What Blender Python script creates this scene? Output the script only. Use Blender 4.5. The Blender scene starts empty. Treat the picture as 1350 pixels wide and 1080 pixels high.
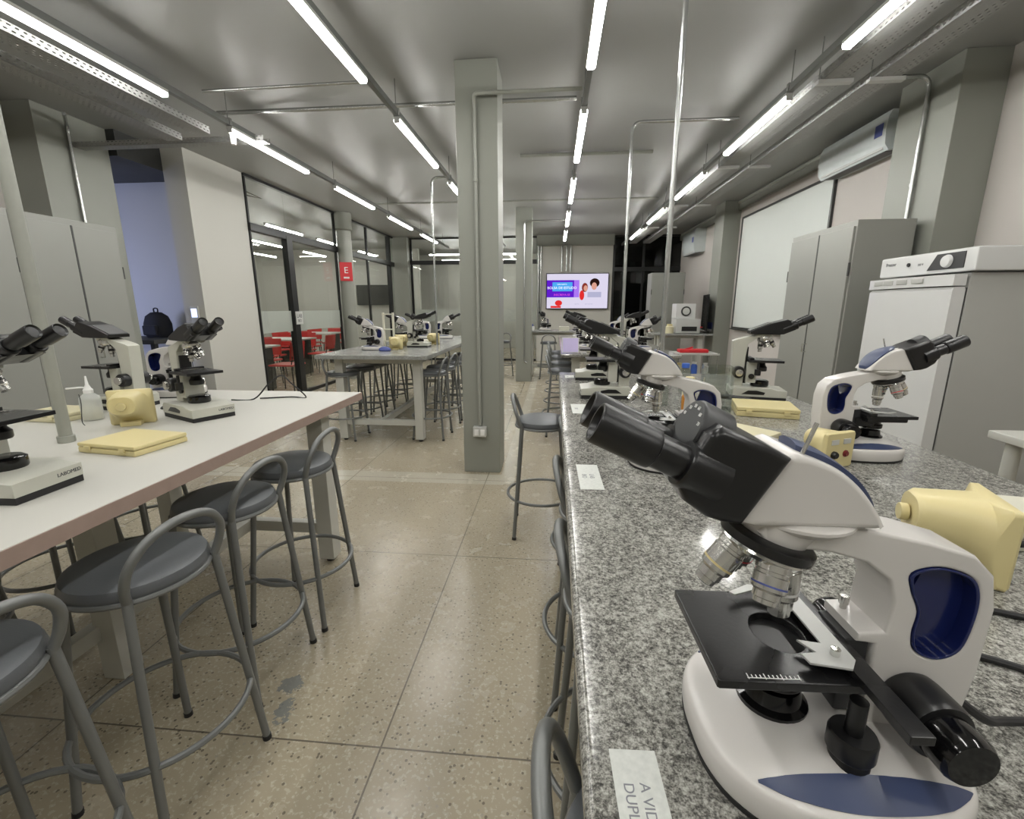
import bpy, bmesh, math, random
from mathutils import Vector, Matrix, Euler
random.seed(7)
R = math.radians
S = bpy.context.scene
COL = S.collection

# ------------------------------------------------------------------ materials
def lin(c):
    out = []
    for v in c:
        v = v / 255.0
        out.append(v / 12.92 if v <= .04045 else ((v + .055) / 1.055) ** 2.4)
    return (*out, 1.0)

class NT:
    """small helper round a node tree"""
    def __init__(s, name):
        s.m = bpy.data.materials.new(name); s.m.use_nodes = True
        s.t = s.m.node_tree; s.t.nodes.clear()
        s.out = s.n('ShaderNodeOutputMaterial')
    def n(s, typ, **kw):
        nd = s.t.nodes.new(typ)
        for k, v in kw.items(): setattr(nd, k, v)
        return nd
    def l(s, a, b): s.t.links.new(a, b)
    def val(s, sock, v):
        if hasattr(v, 'is_output'): s.l(v, sock)
        else: sock.default_value = v
    def math(s, op, a, b=0.0, c=None, clamp=False):
        nd = s.n('ShaderNodeMath', operation=op, use_clamp=clamp)
        s.val(nd.inputs[0], a); s.val(nd.inputs[1], b)
        if c is not None: s.val(nd.inputs[2], c)
        return nd.outputs[0]
    def mix(s, f, a, b):
        nd = s.n('ShaderNodeMix', data_type='RGBA')
        s.val(nd.inputs[0], f); s.val(nd.inputs[6], a); s.val(nd.inputs[7], b)
        return nd.outputs[2]
    def coord(s): return s.n('ShaderNodeTexCoord').outputs['Object']
    def noise(s, vec, scale, detail=3, rough=.5):
        nd = s.n('ShaderNodeTexNoise'); s.l(vec, nd.inputs['Vector'])
        nd.inputs['Scale'].default_value = scale; nd.inputs['Detail'].default_value = detail
        nd.inputs['Roughness'].default_value = rough
        return nd.outputs['Fac']
    def ramp(s, f, stops):
        nd = s.n('ShaderNodeValToRGB'); e = nd.color_ramp.elements
        while len(e) < len(stops): e.new(.5)
        for i, (p, c) in enumerate(stops): e[i].position = p; e[i].color = c
        s.l(f, nd.inputs[0]); return nd.outputs[0]
    def bsdf(s, color, rough=.5, metal=0., **kw):
        b = s.n('ShaderNodeBsdfPrincipled')
        s.val(b.inputs['Base Color'], color); s.val(b.inputs['Roughness'], rough); s.val(b.inputs['Metallic'], metal)
        for k, v in kw.items(): s.val(b.inputs[k], v)
        return b.outputs[0]
    def done(s, sh): s.l(sh, s.out.inputs[0]); return s.m

def plain(name, c, rough=.5, metal=0., var=.05, scale=9., bump=0., **kw):
    t = NT(name); co = t.coord(); f = t.noise(co, scale)
    c0 = lin(c); lo = tuple(v * (1 - var) for v in c0[:3]) + (1,); hi = tuple(min(1, v * (1 + var)) for v in c0[:3]) + (1,)
    col = t.mix(f, lo, hi)
    rg = t.math('MULTIPLY_ADD', f, .06, rough - .03, clamp=True)
    k = dict(kw)
    if bump:
        b = t.n('ShaderNodeBump'); b.inputs['Strength'].default_value = bump
        b.inputs['Distance'].default_value = .002
        t.l(t.noise(co, scale * 25, 2), b.inputs['Height']); k['Normal'] = b.outputs[0]
    return t.done(t.bsdf(col, rg, metal, **k))

def emit(name, c, strength):
    t = NT(name); e = t.n('ShaderNodeEmission'); e.inputs[0].default_value = lin(c); e.inputs[1].default_value = strength
    return t.done(e.outputs[0])

def glass_mat(name, tint, refl=1., haze=0., hazec=(220, 225, 220)):
    t = NT(name)
    tr = t.n('ShaderNodeBsdfTransparent'); tr.inputs[0].default_value = lin(tint)
    gl = t.n('ShaderNodeBsdfGlossy'); gl.inputs['Roughness'].default_value = .01
    lw = t.n('ShaderNodeLayerWeight'); lw.inputs[0].default_value = .5
    fr = t.math('MULTIPLY_ADD', t.math('POWER', lw.outputs['Facing'], 5.), .6, .035)
    m = t.n('ShaderNodeMixShader'); t.l(t.math('MULTIPLY', fr, refl, clamp=True), m.inputs[0])
    t.l(tr.outputs[0], m.inputs[1]); t.l(gl.outputs[0], m.inputs[2]); sh = m.outputs[0]
    if haze:
        d = t.n('ShaderNodeBsdfDiffuse'); d.inputs[0].default_value = lin(hazec)
        m2 = t.n('ShaderNodeMixShader'); m2.inputs[0].default_value = haze
        t.l(sh, m2.inputs[1]); t.l(d.outputs[0], m2.inputs[2]); sh = m2.outputs[0]
    return t.done(sh)

def granite(name, base, dark, light, rough=.1):
    t = NT(name); co = t.coord()
    n1 = t.noise(co, 230, 5, .7); n2 = t.noise(co, 95, 4, .6); n3 = t.noise(co, 9, 3); n4 = t.noise(co, 520, 2, .6)
    f = t.math('MULTIPLY_ADD', n1, .5, t.math('MULTIPLY', n2, .3))
    f = t.math('MULTIPLY_ADD', n4, .2, f)
    f = t.math('MULTIPLY_ADD', n3, .12, t.math('SUBTRACT', f, .06))
    half = tuple(int(.5 * a + .5 * b) for a, b in zip(base, dark))
    c = t.ramp(f, [(.385, lin(dark)), (.45, lin(half)), (.50, lin(base)), (.60, lin(light))])
    return t.done(t.bsdf(c, rough))

def terrazzo(name):
    t = NT(name); co = t.coord()
    sx = t.n('ShaderNodeSeparateXYZ'); t.l(co, sx.inputs[0]); X, Y = sx.outputs[0], sx.outputs[1]
    v = t.n('ShaderNodeTexVoronoi'); t.l(co, v.inputs['Vector']); v.inputs['Scale'].default_value = 85
    sep = t.n('ShaderNodeSeparateColor'); t.l(v.outputs['Color'], sep.inputs[0])
    big = t.noise(co, .9, 4, .6); mid = t.noise(co, 7, 4, .6); fine = t.noise(co, 70, 3, .6)
    base = t.mix(big, lin((150, 141, 122)), lin((184, 174, 152)))
    base = t.mix(t.math('MULTIPLY', mid, .35), base, lin((128, 118, 98)))
    base = t.mix(t.math('MULTIPLY', t.math('GREATER_THAN', fine, .58), .35), base, lin((205, 198, 180)))
    chip = t.math('MULTIPLY', t.math('LESS_THAN', sep.outputs[0], .13), t.math('LESS_THAN', v.outputs['Distance'], .4))
    base = t.mix(t.math('MULTIPLY', chip, .7), base, lin((78, 70, 60)))
    chip2 = t.math('MULTIPLY', t.math('GREATER_THAN', sep.outputs[1], .9), t.math('LESS_THAN', v.outputs['Distance'], .4))
    base = t.mix(t.math('MULTIPLY', chip2, .35), base, lin((205, 198, 182)))
    # pale cement infill along the column grid
    def band(a, lo, hi): return t.math('MULTIPLY', t.math('GREATER_THAN', a, lo), t.math('LESS_THAN', a, hi))
    b1 = t.math('MULTIPLY', band(Y, 3.38, 3.6), t.math('LESS_THAN', X, -.38))
    b2 = t.math('MULTIPLY', band(X, -.42, -.3), t.math('GREATER_THAN', Y, 3.4))
    bb = t.math('MAXIMUM', b1, b2)
    base = t.mix(t.math('MULTIPLY', bb, .55), base, lin((196, 192, 178)))
    # strip joints
    def joint(a, off, per, w):
        d = t.math('ABSOLUTE', t.math('SUBTRACT', t.math('MODULO', t.math('ADD', t.math('SUBTRACT', a, off), 100 * per + per / 2), per), per / 2))
        return t.math('LESS_THAN', d, w)
    j = t.math('MAXIMUM', joint(X, -.53, 1.12, .003), joint(Y, 1.145, 1.16, .003))
    base = t.mix(t.math('MULTIPLY', j, .8), base, lin((72, 66, 58)))
    # old stains near the stools
    def spot(cx, cy, rx, ry):
        a = t.math('DIVIDE', t.math('SUBTRACT', X, cx), rx); b = t.math('DIVIDE', t.math('SUBTRACT', Y, cy), ry)
        d = t.math('ADD', t.math('MULTIPLY', a, a), t.math('MULTIPLY', b, b))
        return t.math('LESS_THAN', t.math('MULTIPLY_ADD', t.noise(co, 26, 4, .65), 4.5, t.math('SUBTRACT', d, 2.2)), .75)
    st = t.math('MAXIMUM', spot(-.96, 1.36, .05, .04), spot(-.915, 1.245, .035, .06))
    base = t.mix(t.math('MULTIPLY', st, .8), base, lin((112, 116, 116)))
    rg = t.math('MULTIPLY_ADD', mid, .22, .14)
    return t.done(t.bsdf(base, rg))

def perforated(name):
    t = NT(name); co = t.coord(); sx = t.n('ShaderNodeSeparateXYZ'); t.l(co, sx.inputs[0])
    def cell(a, per): return t.math('SUBTRACT', t.math('MODULO', t.math('ADD', a, 100 * per), per), per / 2)
    xz = t.math('ADD', sx.outputs[0], sx.outputs[2])
    row = t.math('GREATER_THAN', t.math('MODULO', t.math('ADD', xz, 5.0), .05), .025)
    y2 = t.math('MULTIPLY_ADD', row, .02, sx.outputs[1])
    a = t.math('DIVIDE', cell(y2, .04), .0115); b = t.math('DIVIDE', cell(xz, .025), .0048)
    h = t.math('LESS_THAN', t.math('ADD', t.math('MULTIPLY', a, a), t.math('MULTIPLY', b, b)), 1.)
    f = t.noise(co, 14)
    bs = t.bsdf(t.mix(f, lin((150, 151, 149)), lin((168, 169, 167))), .5, .1)
    tr = t.n('ShaderNodeBsdfTransparent'); m = t.n('ShaderNodeMixShader')
    t.l(h, m.inputs[0]); t.l(bs, m.inputs[1]); t.l(tr.outputs[0], m.inputs[2])
    return t.done(m.outputs[0])

def tape_mat(name):
    t = NT(name); co = t.coord(); f = t.noise(co, 130, 3)
    return t.done(t.bsdf(t.mix(f, lin((176, 180, 176)), lin((214, 216, 210))), .45))

M = {}
M['floor'] = terrazzo('terrazzo')
M['ceiling'] = plain('ceiling_paint', (148, 149, 146), .42, var=.05, scale=1.2)
M['wall'] = plain('wall_paint', (190, 189, 182), .6, var=.03, scale=1.5)
M['wallpink'] = plain('wall_paint_warm', (192, 187, 182), .6, var=.03, scale=1.5)
M['grey'] = plain('grey_pillar_paint', (140, 142, 134), .42, var=.05, scale=3)
M['dark'] = plain('dark_paint', (52, 53, 52), .6)
M['granite'] = granite('grey_granite', (130, 129, 123), (56, 56, 54), (180, 179, 172), .1)
M['stone'] = granite('fine_grey_stone', (148, 150, 146), (92, 93, 92), (178, 178, 174), .2)
M['laminate'] = plain('white_laminate', (186, 185, 178), .5, var=.015, scale=5)
M['edge'] = plain('laminate_edge', (160, 140, 130), .45, var=.1, scale=30)
M['tableframe'] = plain('white_steel_frame', (192, 192, 185), .4)
M['stoolmetal'] = plain('stool_grey_metal', (118, 120, 119), .36, .25, var=.06)
M['vinyl'] = plain('grey_vinyl', (92, 95, 98), .4, var=.06, bump=.12)
M['redvinyl'] = plain('red_vinyl', (120, 40, 42), .4)
M['rubber'] = plain('black_rubber', (30, 30, 31), .6)
M['scopewhite'] = plain('scope_white_paint', (206, 203, 199), .24, var=.02)
M['scopebeige'] = plain('scope_beige_paint', (188, 188, 177), .3, var=.02)
M['navy'] = plain('navy_plastic', (24, 34, 84), .16, var=.06)
M['slate'] = plain('slate_blue_plastic', (58, 68, 98), .36, var=.05)
M['black'] = plain('black_plastic', (20, 20, 21), .34, var=.12, scale=40)
M['blacksatin'] = plain('black_satin_metal', (22, 22, 23), .28, .0, var=.1, bump=.05)
M['glossblack'] = plain('gloss_black_plastic', (12, 12, 13), .12)
M['dialgrey'] = plain('dark_dial', (48, 49, 50), .4)
M['chrome'] = plain('chrome', (214, 214, 210), .13, 1., var=.02)
M['silver'] = plain('satin_silver', (205, 204, 200), .2, .9, var=.03)
M['lens'] = plain('lens_glass', (24, 22, 34), .05)
M['white'] = plain('white_print', (230, 230, 228), .5)
M['ink'] = plain('dark_ink', (50, 52, 60), .6)
M['cream'] = plain('cream_plastic', (210, 197, 146), .36, var=.03)
M['creampale'] = plain('pale_cream_plastic', (208, 201, 168), .38, var=.03)
M['creamwhite'] = plain('ivory_plastic', (210, 208, 192), .38, var=.03)
M['galv'] = plain('galvanised_pipe', (176, 178, 176), .24, .8, var=.06, scale=20)
M['paintedpipe'] = plain('painted_pipe', (150, 152, 144), .42, .1, var=.08, scale=25)
M['rail'] = plain('rail_metal', (120, 122, 120), .42, .5)
M['perf'] = perforated('perforated_tray')
M['plate'] = plain('steel_plate', (200, 201, 198), .45, .3)
M['cabinet'] = plain('grey_steel_cabinet', (146, 147, 141), .38, .15, var=.04, scale=3)
M['cabdark'] = plain('cabinet_gap', (62, 63, 62), .5)
M['cablight'] = plain('light_cabinet', (140, 141, 136), .42, .05, var=.03, scale=3)
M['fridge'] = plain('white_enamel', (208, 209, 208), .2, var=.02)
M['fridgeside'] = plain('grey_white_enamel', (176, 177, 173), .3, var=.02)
M['wrap'] = plain('clear_wrap', (206, 214, 214), .12, var=.05, scale=14, bump=.6)
M['board'] = plain('whiteboard', (206, 211, 207), .55, var=.015)
M['alu'] = plain('dark_aluminium', (70, 71, 70), .35, .6)
M['blackframe'] = plain('black_frame', (26, 27, 27), .4, .2)
M['glass'] = glass_mat('pane_glass', (243, 245, 243), 1.2)
M['darkglass'] = glass_mat('smoked_pane', (120, 124, 122), 1.2)
M['frost'] = glass_mat('frosted_film', (236, 236, 235), .6, .6, (242, 242, 240))
M['clear'] = glass_mat('clear_plastic', (232, 236, 233), .8, .05)
M['milky'] = glass_mat('milky_plastic', (236, 238, 236), .8, .4, (232, 234, 232))
M['acrylic'] = glass_mat('acrylic', (246, 248, 247), .9)
M['amber'] = plain('amber_liquid', (178, 120, 50), .2)
M['red'] = plain('red_plastic', (190, 40, 38), .35, var=.05)
M['signred'] = plain('red_print', (206, 44, 52), .45)
M['bluetint'] = plain('blue_print', (74, 86, 150), .5)
M['blueplastic'] = plain('blue_plastic', (60, 100, 190), .4)
M['tape'] = tape_mat('masking_tape')
M['cloth'] = plain('black_cloth', (22, 23, 28), .8)
M['tv'] = plain('tv_black', (16, 16, 17), .2)
M['tube'] = emit('led_tube', (255, 253, 248), 40.)
M['screen'] = emit('screen_white', (238, 232, 255), .62)
M['s_purple'] = emit('screen_purple', (96, 30, 200), 0.75)
M['s_violet'] = emit('screen_violet', (170, 120, 240), 0.75)
M['s_blue'] = emit('screen_blue', (80, 170, 240), 0.75)
M['s_white'] = emit('screen_bright', (255, 255, 255), 0.85)
M['s_pink'] = emit('screen_pink', (240, 90, 230), 0.75)
M['s_red'] = emit('screen_red', (230, 50, 50), 0.7)
M['s_skin'] = emit('screen_skin', (232, 170, 150), 0.65)
M['s_hair'] = emit('screen_hair', (46, 26, 22), 0.6)
M['s_hair2'] = emit('screen_hair_red', (150, 60, 50), 0.6)
M['s_grey'] = emit('screen_grey', (190, 190, 220), 0.65)
M['bluescreen'] = emit('blue_screen', (188, 200, 255), 17.)
M['tablet'] = plain('lavender_sheet', (196, 184, 226), .5)
M['pencil'] = plain('faded_handwriting', (122, 124, 130), .7)
M['panelglow'] = emit('lit_panel', (190, 205, 255), 1.6)  # emissive pale blue face of the plate beside the recess

# ------------------------------------------------------------------ mesh builder
def frame(axis):
    z = Vector(axis).normalized()
    x = Vector((0, 0, 1)).cross(z)
    if x.length < 1e-4: x = Vector((1, 0, 0))
    x.normalize(); y = z.cross(x)
    return Matrix((x, y, z)).transposed()

def smooth(pts, n=6, closed=True):
    P = [Vector(p) for p in pts]; out = []; k = len(P)
    rng = range(k) if closed else range(k - 1)
    for i in rng:
        if closed: p0, p1, p2, p3 = P[i - 1], P[i], P[(i + 1) % k], P[(i + 2) % k]
        else: p0, p1, p2, p3 = P[max(i - 1, 0)], P[i], P[i + 1], P[min(i + 2, k - 1)]
        for j in range(n):
            t = j / n
            out.append(.5 * ((2 * p1) + (p2 - p0) * t + (2 * p0 - 5 * p1 + 4 * p2 - p3) * t * t + (3 * p1 - p0 - 3 * p2 + p3) * t ** 3))
    if not closed: out.append(P[-1])
    return out

class MB:
    def __init__(s): s.bm = bmesh.new()
    def merge(s, b, mat=None):
        if mat is not None: bmesh.ops.transform(b, matrix=mat, verts=b.verts[:])
        me = bpy.data.meshes.new('tmp'); b.to_mesh(me); b.free(); s.bm.from_mesh(me); bpy.data.meshes.remove(me); return s
    def box(s, c, size, bev=0., rot=None, seg=2):
        b = bmesh.new(); bmesh.ops.create_cube(b, size=1.)
        bmesh.ops.scale(b, vec=size, verts=b.verts[:])
        if bev: bmesh.ops.bevel(b, geom=b.edges[:], offset=bev, segments=seg, profile=.5, affect='EDGES')
        m = Matrix.Translation(c)
        if rot is not None: m = m @ (rot.to_matrix().to_4x4() if isinstance(rot, Euler) else rot.to_4x4())
        return s.merge(b, m)
    def span(s, lo, hi, bev=0.):
        return s.box([(a + b) / 2 for a, b in zip(lo, hi)], [abs(b - a) for a, b in zip(lo, hi)], bev)
    def lathe(s, prof, o=(0, 0, 0), axis=(0, 0, 1), n=24, sx=1., sy=1.):
        b = bmesh.new(); rings = []
        for r, z in prof:
            if r <= 1e-6: rings.append([b.verts.new((0, 0, z))])
            else: rings.append([b.verts.new((r * sx * math.cos(2 * math.pi * i / n), r * sy * math.sin(2 * math.pi * i / n), z)) for i in range(n)])
        for A, B in zip(rings, rings[1:]):
            for i in range(n):
                j = (i + 1) % n
                f = [A[0]] if len(A) == 1 else [A[i], A[j]]
                g = [B[0]] if len(B) == 1 else [B[j], B[i]]
                if len(f) + len(g) > 2: b.faces.new(f + g)
        if len(rings[0]) > 1: b.faces.new(rings[0][::-1])
        if len(rings[-1]) > 1: b.faces.new(rings[-1])
        bmesh.ops.recalc_face_normals(b, faces=b.faces[:])
        return s.merge(b, Matrix.Translation(o) @ frame(axis).to_4x4())
    def cyl(s, p0, p1, r, r1=None, n=18, bev=0.):
        p0, p1 = Vector(p0), Vector(p1); L = (p1 - p0).length; r1 = r if r1 is None else r1
        pr = [(r, 0), (r1, L)] if not bev else [(r - bev, 0), (r - bev * .3, bev * .3), (r, bev), (r1, L - bev), (r1 - bev * .3, L - bev * .3), (r1 - bev, L)]
        return s.lathe(pr, p0, p1 - p0, n)
    def tube(s, pts, r, n=8, closed=False, sm=0, caps=True):
        P = smooth(pts, sm, closed) if sm else [Vector(p) for p in pts]
        b = bmesh.new(); k = len(P); T = []
        for i in range(k):
            a = P[i - 1] if (closed or i) else P[i]; c = P[(i + 1) % k] if (closed or i < k - 1) else P[i]
            T.append((c - a).normalized())
        x = frame(T[0]).col[0].copy(); rings = []
        for i in range(k):
            x = (x - T[i] * x.dot(T[i])); x.normalize(); y = T[i].cross(x)
            rr = r[i] if isinstance(r, (list, tuple)) else r
            rings.append([b.verts.new(P[i] + rr * (x * math.cos(2 * math.pi * q / n) + y * math.sin(2 * math.pi * q / n))) for q in range(n)])
        off = 0
        if closed:
            best = 1e9
            for o in range(n):
                d = sum((rings[0][(q + o) % n].co - rings[-1][q].co).length for q in range(n))
                if d < best: best, off = d, o
        for i in range(k if closed else k - 1):
            A, B = rings[i], rings[(i + 1) % k]; o = off if (closed and i == k - 1) else 0
            for q in range(n):
                w = (q + 1) % n
                b.faces.new([A[q], A[w], B[(w + o) % n], B[(q + o) % n]])
        if not closed and caps: b.faces.new(rings[0][::-1]); b.faces.new(rings[-1])
        bmesh.ops.recalc_face_normals(b, faces=b.faces[:])
        return s.merge(b)
    def prism(s, loops, half, bev=0., mat=None, seg=2):
        """loops: list of 2D outlines (first outer, others holes) drawn in x-z, extruded +-half along y"""
        cu = bpy.data.curves.new('tmp', 'CURVE'); cu.dimensions = '2D'; cu.fill_mode = 'BOTH'
        cu.extrude = max(half - bev, 1e-5); cu.bevel_depth = bev; cu.bevel_resolution = seg; cu.offset = -bev
        for lp in loops:
            sp = cu.splines.new('POLY'); sp.points.add(len(lp) - 1); sp.use_cyclic_u = True
            for p, q in zip(sp.points, lp): p.co = (q[0], q[1], 0, 1)
        ob = bpy.data.objects.new('tmp', cu); COL.objects.link(ob); bpy.context.view_layer.update()
        me = bpy.data.meshes.new_from_object(ob.evaluated_get(bpy.context.evaluated_depsgraph_get()))
        b = bmesh.new(); b.from_mesh(me); bpy.data.objects.remove(ob); bpy.data.curves.remove(cu); bpy.data.meshes.remove(me)
        bmesh.ops.remove_doubles(b, verts=b.verts[:], dist=1e-5)
        bmesh.ops.recalc_face_normals(b, faces=b.faces[:])
        m = Matrix(((1, 0, 0, 0), (0, 0, -1, 0), (0, 1, 0, 0), (0, 0, 0, 1)))
        return s.merge(b, (mat @ m) if mat is not None else m)
    def loft(s, rings, cap=True):
        b = bmesh.new(); vr = [[b.verts.new(p) for p in rg] for rg in rings]; n = len(vr[0])
        for A, B in zip(vr, vr[1:]):
            for i in range(n): b.faces.new([A[i], A[(i + 1) % n], B[(i + 1) % n], B[i]])
        if cap: b.faces.new(vr[0][::-1]); b.faces.new(vr[-1])
        bmesh.ops.recalc_face_normals(b, faces=b.faces[:])
        return s.merge(b)
    def sheet(s, A, B, th=0.):
        b = bmesh.new(); a = [b.verts.new(p) for p in A]; c = [b.verts.new(p) for p in B]
        for i in range(len(a) - 1): b.faces.new([a[i], a[i + 1], c[i + 1], c[i]])
        bmesh.ops.recalc_face_normals(b, faces=b.faces[:])
        if th: bmesh.ops.solidify(b, geom=b.faces[:], thickness=th)
        return s.merge(b)
    def text(s, txt, size, mat, depth=.0004, align='CENTER'):
        cu = bpy.data.curves.new('tmp', 'FONT'); cu.body = txt; cu.size = size; cu.extrude = depth
        cu.align_x = align; cu.align_y = 'CENTER'
        ob = bpy.data.objects.new('tmp', cu); COL.objects.link(ob); bpy.context.view_layer.update()
        me = bpy.data.meshes.new_from_object(ob.evaluated_get(bpy.context.evaluated_depsgraph_get()))
        b = bmesh.new(); b.from_mesh(me); bpy.data.objects.remove(ob); bpy.data.curves.remove(cu); bpy.data.meshes.remove(me)
        return s.merge(b, mat)
    def build(s, name, mat, parent=None, ang=38):
        me = bpy.data.meshes.new(name); s.bm.to_mesh(me); s.bm.free()
        me.materials.append(M[mat] if isinstance(mat, str) else mat)
        me.polygons.foreach_set('use_smooth', [True] * len(me.polygons))
        me.set_sharp_from_angle(angle=R(ang))
        o = bpy.data.objects.new(name, me); COL.objects.link(o)
        w = o.modifiers.new('normals', 'WEIGHTED_NORMAL'); w.keep_sharp = True; w.weight = 50; w.mode = 'FACE_AREA'
        if parent is not None: o.parent = parent
        return o

def thing(name, label, cat, loc=(0, 0, 0), rz=0., group=None):
    o = bpy.data.objects.new(name, None); COL.objects.link(o); o.empty_display_size = .05
    o.location = loc; o.rotation_euler = (0, 0, rz); o['label'] = label; o['category'] = cat
    if group: o['group'] = group
    return o

def tag(o, label, cat, group=None):
    o['label'] = label; o['category'] = cat
    if group: o['group'] = group
    return o

def struct(name, mb, mat, parent=None):
    o = mb.build(name, mat, parent)
    if parent is None: o['kind'] = 'structure'
    return o

def part(mb, name, mat, parent, label=None):
    o = mb.build(name, mat, parent)
    if label: o['label'] = label
    return o

def dup(root, loc, rz, label, group=None):
    r = root.copy(); COL.objects.link(r); r.location = loc; r.rotation_euler = (0, 0, rz); r['label'] = label
    if group: r['group'] = group
    for ch in list(root.children):
        c = ch.copy(); COL.objects.link(c); c.parent = r
        for g in list(ch.children):
            d = g.copy(); COL.objects.link(d); d.parent = c
    return r

def textmat(o, right, up):
    """matrix that lays text at o with the given reading direction and up direction"""
    x = Vector(right).normalized(); y = Vector(up).normalized(); z = x.cross(y)
    m = Matrix((x, y, z)).transposed().to_4x4(); m.translation = o
    return m

# ------------------------------------------------------------------ room shell
CH = 3.1
struct('floor', MB().span((-10.5, -3, -.1), (4.2, 16, 0)), 'floor')
struct('ceiling', MB().span((-10.5, -3, CH), (4.2, 16, CH + .12)), 'ceiling')
WR = 3.07
struct('wall_right', MB().span((WR, -3, 0), (WR + .15, 16, CH)), 'wallpink')
struct('wall_back', MB().span((-10.5, -3.1, 0), (4.2, -2.95, CH)), 'wall')
struct('wall_left', MB().span((-4.95, -3, 0), (-4.75, 4.6, CH)), 'wallpink')
# wall block beside the recess and the recess itself
struct('wall_stub', MB().span((-4.36, 5.14, 0), (-4.1, 6.12, CH)), 'wall')
struct('wall_recess', MB().span((-8.2, 5.55, 0), (-4.36, 5.7, CH)), 'wall')
struct('wall_recess_side', MB().span((-8.35, 2.6, 0), (-8.2, 5.7, CH)), 'wall')
struct('wall_recess_front', MB().span((-8.2, 2.5, 0), (-4.95, 2.6, CH)), 'wall')
struct('beam_recess', MB().span((-8.2, 4.6, 2.86), (-4.36, 5.55, CH)), 'dark')
# pillars
struct('pillar_left', MB().span((-4.75, 3.93, 0), (-4.45, 4.6, CH), .004), 'grey')
struct('pillar_centre', MB().span((-.745, 3.65, 0), (-.435, 3.98, CH), .006), 'grey')
struct('pillar_centre_far', MB().span((-.71, 8.55, 0), (-.42, 8.86, CH), .006), 'grey')
struct('pillar_right', MB().span((2.77, 3.83, 0), (WR, 4.43, CH), .006), 'grey')
struct('pillar_right_far', MB().span((2.8, 8.42, 0), (WR, 8.88, CH), .006), 'grey')
b = MB().cyl((-3.98, 8.75, 0), (-3.98, 8.75, 2.78), .135, n=28); b.lathe([(.135, 0), (.165, .02), (.165, .3), (.16, .32)], (-3.98, 8.75, 2.78), n=28)
struct('pillar_glass', b, 'grey')
struct('pillar_corner', MB().span((-4.15, 11.75, 0), (-3.72, 12.1, CH), .004), 'grey')
# wall with the television
struct('wall_far', MB().span((-.46, 12, 0), (1.42, 12.3, CH)), 'wall')
struct('beam_far', MB().span((-.46, 11.82, 2.86), (1.42, 12.0, CH)), 'grey')
struct('wall_far_end', MB().span((-10.5, 15.8, 0), (4.2, 16, CH)), 'wall')
struct('wall_far_left', MB().span((-10.5, 14, 0), (-4.1, 14.15, CH)), 'wall')
struct('wall_next_room', MB().span((-9.4, 5.7, 0), (-9.25, 14, CH)), 'wall')
struct('wall_dark_room', MB().span((1.42, 14.2, 0), (WR, 14.35, CH)), 'dark')
struct('trim_ceiling_right', MB().span((WR - .05, 4.43, 2.95), (WR, 13, CH), .004), 'grey')
# glass partitions
XG = -4.1
def glazing(name, p0, p1, posts, transom=2.44, mat='glass', film=True, head=True):
    """frame, transom and panes along a line p0-p1; posts are distances along it"""
    p0, p1 = Vector((*p0, 0)), Vector((*p1, 0)); d = (p1 - p0); L = d.length; d.normalize()
    ang = math.atan2(d.y, d.x)
    root = bpy.data.objects.new(name, None); COL.objects.link(root); root.location = p0; root.rotation_euler = (0, 0, ang); root['kind'] = 'structure'
    f = MB().span((0, -.03, CH - .035), (L, .03, CH), .002)
    if transom: f.span((0, -.04, transom - .05), (L, .04, transom + .05), .003)
    f.span((0, -.03, 0), (L, .03, .05))
    f.build('window_frame', 'blackframe', root)
    for a, w in posts:
        dp = .045 if w > .08 else .02
        MB().span((a - w / 2, -dp, 0), (a + w / 2, dp, transom if w > .12 else CH - .035), .003).build('post', 'blackframe', root)
    edges = [0] + [a for a, w in posts] + [L]
    for a, c in zip(edges, edges[1:]):
        if c - a < .08: continue
        MB().span((a, -.004, .05), (c, .004, CH - .04)).build('pane', mat, root)
        if film: MB().span((a + .02, .006, 1.02), (c - .02, .0075, 1.33)).build('frosted_film', 'frost', root)
    return root
glazing('window_1', (XG, 6.12), (XG, 8.65), [(.02, .03), (.9, .15), (2.5, .04)])
glazing('window_2', (XG, 8.85), (XG, 11.75), [(.03, .04), (1.25, .06), (2.6, .1)], film=False)
glazing('window_3', (-3.72, 12), (-.46, 12), [(.03, .05), (1.5, .05), (2.3, .12)], transom=2.5)
glazing('window_4', (1.42, 12.05), (WR, 12.05), [(.03, .05), (.75, .05)], transom=2.3, mat='darkglass')

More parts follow.
